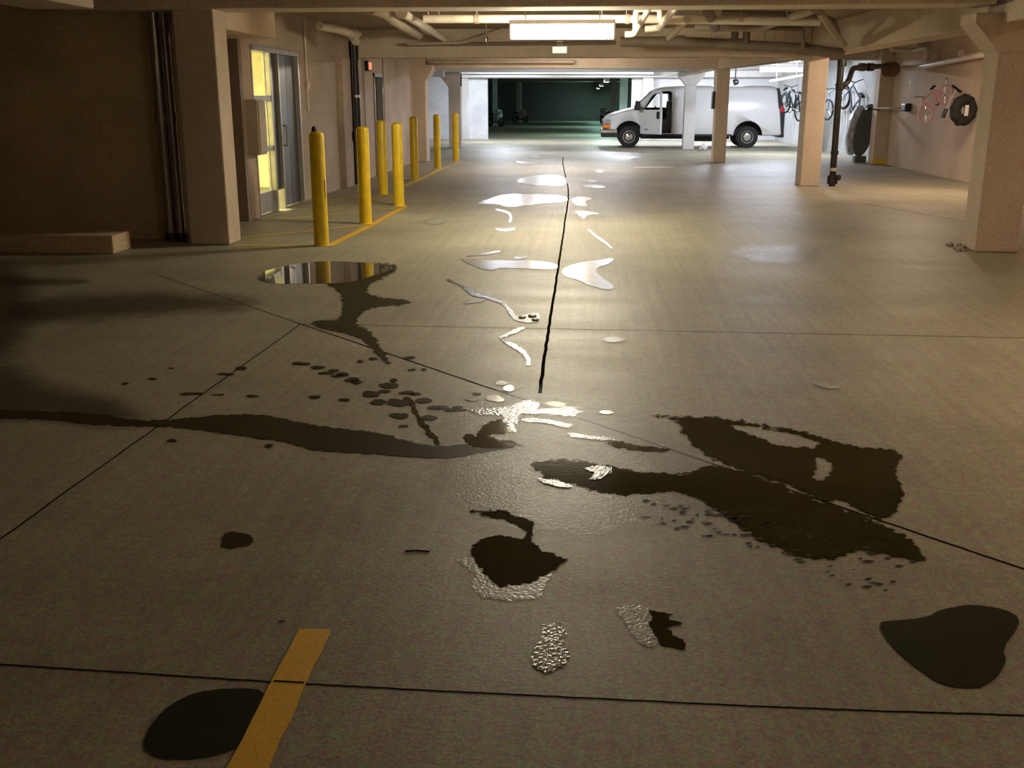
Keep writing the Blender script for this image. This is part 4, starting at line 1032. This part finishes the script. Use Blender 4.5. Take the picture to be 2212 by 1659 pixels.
patch('wet_patch', [(305,1610),(328,1560),(370,1520),(420,1495),(500,1485),(578,1490),(560,1530),(520,1612),(470,1632),(400,1640),(340,1637)], 'dampdark', 'dark rounded wet patch touching the yellow stripe at lower left', 'wet patch', 6, group=WD)
patch('wet_patch', [(1892,1345),(1935,1340),(2000,1334),(2035,1315),(2100,1305),(2170,1315),(2205,1335),(2195,1365),(2165,1400),(2175,1430),(2150,1470),(2110,1488),(2040,1480),(1990,1450),(1930,1400)], 'dampdark', 'dark heart-shaped wet patch at lower right', 'wet patch', 7, group=WD)
patch('wet_patch', [(480,1165),(490,1148),(520,1150),(548,1158),(545,1175),(520,1180),(495,1185),(478,1180)], 'damp', 'small lone damp spot at left between joints', 'wet patch', 4, group=WD)
patch('wet_patch', thick([(872,858),(895,878),(905,905),(925,932),(950,958)], [7,6,5,4,4]), 'wet', 'thin dark trickle joining the long streak near the centre', 'wet patch', 4, group=WD)
# splash spots, uncountable
sp_ = []
def blob(x, y, w, h, k=9):
    return [(x+w*math.cos(2*PI*i/k)*random.uniform(.6, 1.1), y+h*math.sin(2*PI*i/k)*random.uniform(.6, 1.1)) for i in range(k)]
for (x, y, w, h) in ((650,785,22,4),(685,793,18,4),(720,800,16,4),(705,806,24,4),(742,808,18,5),(760,820,20,6),(728,812,16,4),(770,825,14,4),(840,832,24,7),(850,822,8,5),(800,850,26,8),(830,845,18,4),(880,848,20,4),
                   (820,868,24,6),(860,868,30,9),(915,865,20,7),(900,850,14,4),(945,880,34,5),(985,885,30,4),(860,898,24,7),(925,902,22,6),(680,857,18,4),(742,863,16,4),(805,775,14,3),(885,772,14,3),(890,798,10,3),(915,798,8,3),(778,780,10,3),
                   (420,850,34,3),(470,852,20,2),(545,855,18,3),(330,818,10,3),(520,795,16,4),(490,808,22,3),(270,828,8,3),(370,795,8,2),(370,952,12,3),(570,945,20,3),(580,962,10,4),(990,880,12,4),(1030,850,14,3),(870,920,16,3),(610,1342,8,2)):
    sp_.append(blob(x, y, w, h))
patch('splash_spots', sp_, 'damp', 'scattered small dark splashes left of the centre of the floor', 'splashes', 3, step=2.5, kind='stuff')
sp_ = []
for i in range(90):
    t = random.random(); x = 1380+t*560+random.uniform(-30, 30); y = 1075+t*170+random.uniform(-40, 45)
    if y < 1062+(x-1380)*.22: continue
    sp_.append(blob(x, y, random.uniform(4, 16), random.uniform(1.5, 4), 7))
patch('splash_spots', sp_, 'damp', 'faint speckled splashes below the widest wet patch', 'splashes', 3, step=3, kind='stuff')
# bright puddles along the middle
PU = [
 ([(1003,885),(1060,880),(1100,878),(1140,864),(1168,870),(1160,884),(1230,879),(1262,889),(1240,900),(1180,893),(1125,895),(1120,915),(1085,912),(1090,898),(1040,896)], 'ripple', 'brightest glinting puddle at the centre beside the diagonal joint', 5),
 ([(1045,862),(1060,850),(1082,855),(1092,866),(1070,868)], 'pool', 'small bright puddle left above the brightest one', 4),
 ([(1000,862),(1015,856),(1038,861),(1022,867)], 'pool', 'tiny bright puddle farthest left above the brightest one', 3),
 ([(1085,838),(1095,829),(1112,834),(1108,845),(1090,845)], 'pool', 'tiny bright puddle just above the diagonal joint', 3),
 ([(1066,829),(1080,821),(1100,828),(1085,832)], 'film', 'pale film spot topmost above the diagonal joint', 3),
 ([(1175,872),(1195,866),(1225,872),(1215,880),(1190,878)], 'film', 'pale film right of the centre joint end', 4),
 ([(1290,890),(1308,885),(1330,890),(1310,895)], 'pool', 'tiny bright puddle lying right of the brightest one', 3),
 ([(1125,903),(1180,905),(1240,918),(1225,924),(1180,914),(1130,910)], 'ripple', 'broken bright rivulet just below the brightest puddle', 4),
 ([(1225,935),(1290,942),(1340,952),(1290,950),(1230,942)], 'ripple', 'thin bright rivulet leading to the small dark dash', 3),
 (thick([(1132,708),(1105,718),(1078,729),(1100,742),(1128,758),(1142,775),(1140,790)], [3,4,3,4,5,5,5]), 'ripple', 'bright hook-shaped trickle just below the cross joint', 3),
 (thick([(965,604),(1000,618),(1020,634),(1060,645),(1090,655),(1102,672),(1112,688)], [2,2,5,3,4,5,5]), 'ripple', 'winding trickle leading down to the small glinting puddle', 3),
 ([(1104,686),(1140,678),(1165,674),(1166,692),(1148,698),(1120,695)], 'pool', 'small glinting puddle holding black debris', 3),
 ([(985,556),(1030,560),(1100,563),(1160,562),(1205,570),(1204,583),(1150,580),(1080,578),(1060,585),(1030,577)], 'pool', 'wide whitish puddle left of the centre joint', 4),
 ([(1214,580),(1245,568),(1300,560),(1326,556),(1322,568),(1290,578),(1288,592),(1330,618),(1315,628),(1270,615),(1250,604),(1215,596)], 'pool', 'boot-shaped whitish puddle right of the centre joint', 4),
 ([(1000,552),(1040,546),(1082,540),(1080,546),(1020,554)], 'pool', 'thin pale streak above the wide whitish puddle', 3),
 ([(1105,556),(1140,552),(1138,558),(1115,560)], 'pool', 'tiny pale streak above the middle of the wide puddle', 2),
 (thick([(1268,494),(1290,512),(1308,524),(1322,537)], [3,3,3,1.5]), 'pool', 'thin bright diagonal trickle right of the centre joint', 3),
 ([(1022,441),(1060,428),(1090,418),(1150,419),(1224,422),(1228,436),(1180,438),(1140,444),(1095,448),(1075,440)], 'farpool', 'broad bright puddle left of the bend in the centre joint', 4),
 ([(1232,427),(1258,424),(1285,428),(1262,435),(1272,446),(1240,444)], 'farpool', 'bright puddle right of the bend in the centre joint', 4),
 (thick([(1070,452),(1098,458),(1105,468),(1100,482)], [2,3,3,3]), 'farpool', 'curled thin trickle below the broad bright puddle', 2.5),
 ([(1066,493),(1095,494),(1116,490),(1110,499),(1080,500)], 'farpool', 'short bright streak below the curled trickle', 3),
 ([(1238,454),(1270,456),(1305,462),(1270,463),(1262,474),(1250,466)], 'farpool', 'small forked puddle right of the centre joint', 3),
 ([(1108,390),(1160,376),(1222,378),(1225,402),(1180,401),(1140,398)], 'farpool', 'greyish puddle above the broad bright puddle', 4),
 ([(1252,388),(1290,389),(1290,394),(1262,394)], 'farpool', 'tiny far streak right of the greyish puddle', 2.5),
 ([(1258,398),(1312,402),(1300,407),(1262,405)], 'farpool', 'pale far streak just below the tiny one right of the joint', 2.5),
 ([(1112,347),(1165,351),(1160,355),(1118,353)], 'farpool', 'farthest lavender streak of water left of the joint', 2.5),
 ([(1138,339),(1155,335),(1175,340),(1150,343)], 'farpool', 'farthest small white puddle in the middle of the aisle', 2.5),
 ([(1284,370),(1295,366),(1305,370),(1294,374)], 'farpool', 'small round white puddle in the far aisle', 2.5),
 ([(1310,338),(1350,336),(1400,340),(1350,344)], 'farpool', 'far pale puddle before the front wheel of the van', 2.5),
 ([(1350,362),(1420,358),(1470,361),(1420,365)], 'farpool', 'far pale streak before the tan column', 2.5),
 ([(998,654),(1020,647),(1052,645),(1040,652),(1010,656)], 'film', 'pale film beside the winding trickle', 3),
 ([(1302,733),(1322,726),(1350,730),(1345,738),(1315,740)], 'film', 'pale oval spot right of the centre joint below the cross joint', 4),
 ([(1755,825),(1780,824),(1818,836),(1795,840),(1765,834)], 'film', 'small pale spot alone at right', 4),
 ([(915,478),(945,470),(965,476),(950,485),(925,486)], 'film', 'faint pale spot painted for the floor sheen right of the third bollard', 4),  # pale patch painting light reflected off the floor
]
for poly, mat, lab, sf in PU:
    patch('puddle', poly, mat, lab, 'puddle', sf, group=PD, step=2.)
patch('water_film_or_sheen', [(1560,545),(1620,532),(1720,530),(1780,545),(1740,565),(1640,566)], 'sheen', 'glossy film added for the bluish floor reflection left of the big right column', 'puddle', 14, group=PD)  # glossy patch added to show reflected light on the floor here
patch('puddle', [(1262,1012),(1290,1003),(1325,1010),(1318,1022),(1300,1034),(1272,1036),(1285,1022)], 'ripple', 'glittering water on the left part of the widest wet patch', 'puddle', 3, group=PD)
patch('puddle', [(1160,1032),(1200,1036),(1240,1050),(1215,1052),(1175,1044)], 'ripple', 'small glitter line under the left end of the widest wet patch', 'puddle', 3, group=PD)
# debris
db_ = empty('debris', G(1146, 688), 'crumpled black scrap lying in the small glinting puddle', 'debris')
bm = bmesh.new()
og = db_.location
for (x, y, w) in ((1128, 687, .03), (1150, 684, .035), (1156, 692, .03)):
    q = G(x, y)-og; bmesh.ops.create_icosphere(bm, subdivisions=2, radius=w, matrix=Matrix.Translation((q.x, q.y, .008)) @ Matrix.Diagonal((1, 1.6, .35, 1)))
build('scrap', bm, 'black', db_)
for (a_, b__, lab) in (((875, 1192), (928, 1193), 'thin dark twig on the floor left of the jagged splash'),):
    p, q = G(*a_), G(*b__); o = empty('twig', p, lab, 'twig'); build('stick', T([(0, 0, .004), (q-p)*.5+Vector((0, .006, .004)), (q-p)+Vector((0, 0, .004))], .0035, 6), 'black', o)
# rubble at the foot of the big column
rb = bmesh.new()
for i in range(26):
    x = 4.22+random.gauss(0, .05); y = 11.82+random.random()*.55
    bmesh.ops.create_icosphere(rb, subdivisions=1, radius=random.uniform(.012, .035), matrix=Matrix.Translation((x, y, .015)) @ Matrix.Rotation(random.random()*6, 4, 'X'))
tag(build('rubble', rb, 'tanpipe'), 'small loose rubble heaped at the foot of the big right column', 'rubble', kind='stuff')

# a trace of ambient light from the rest of the garage
w = bpy.data.worlds.new('world'); S.world = w; w.use_nodes = True
w.node_tree.nodes['Background'].inputs['Color'].default_value = (.02, .018, .015, 1); w.node_tree.nodes['Background'].inputs['Strength'].default_value = .1
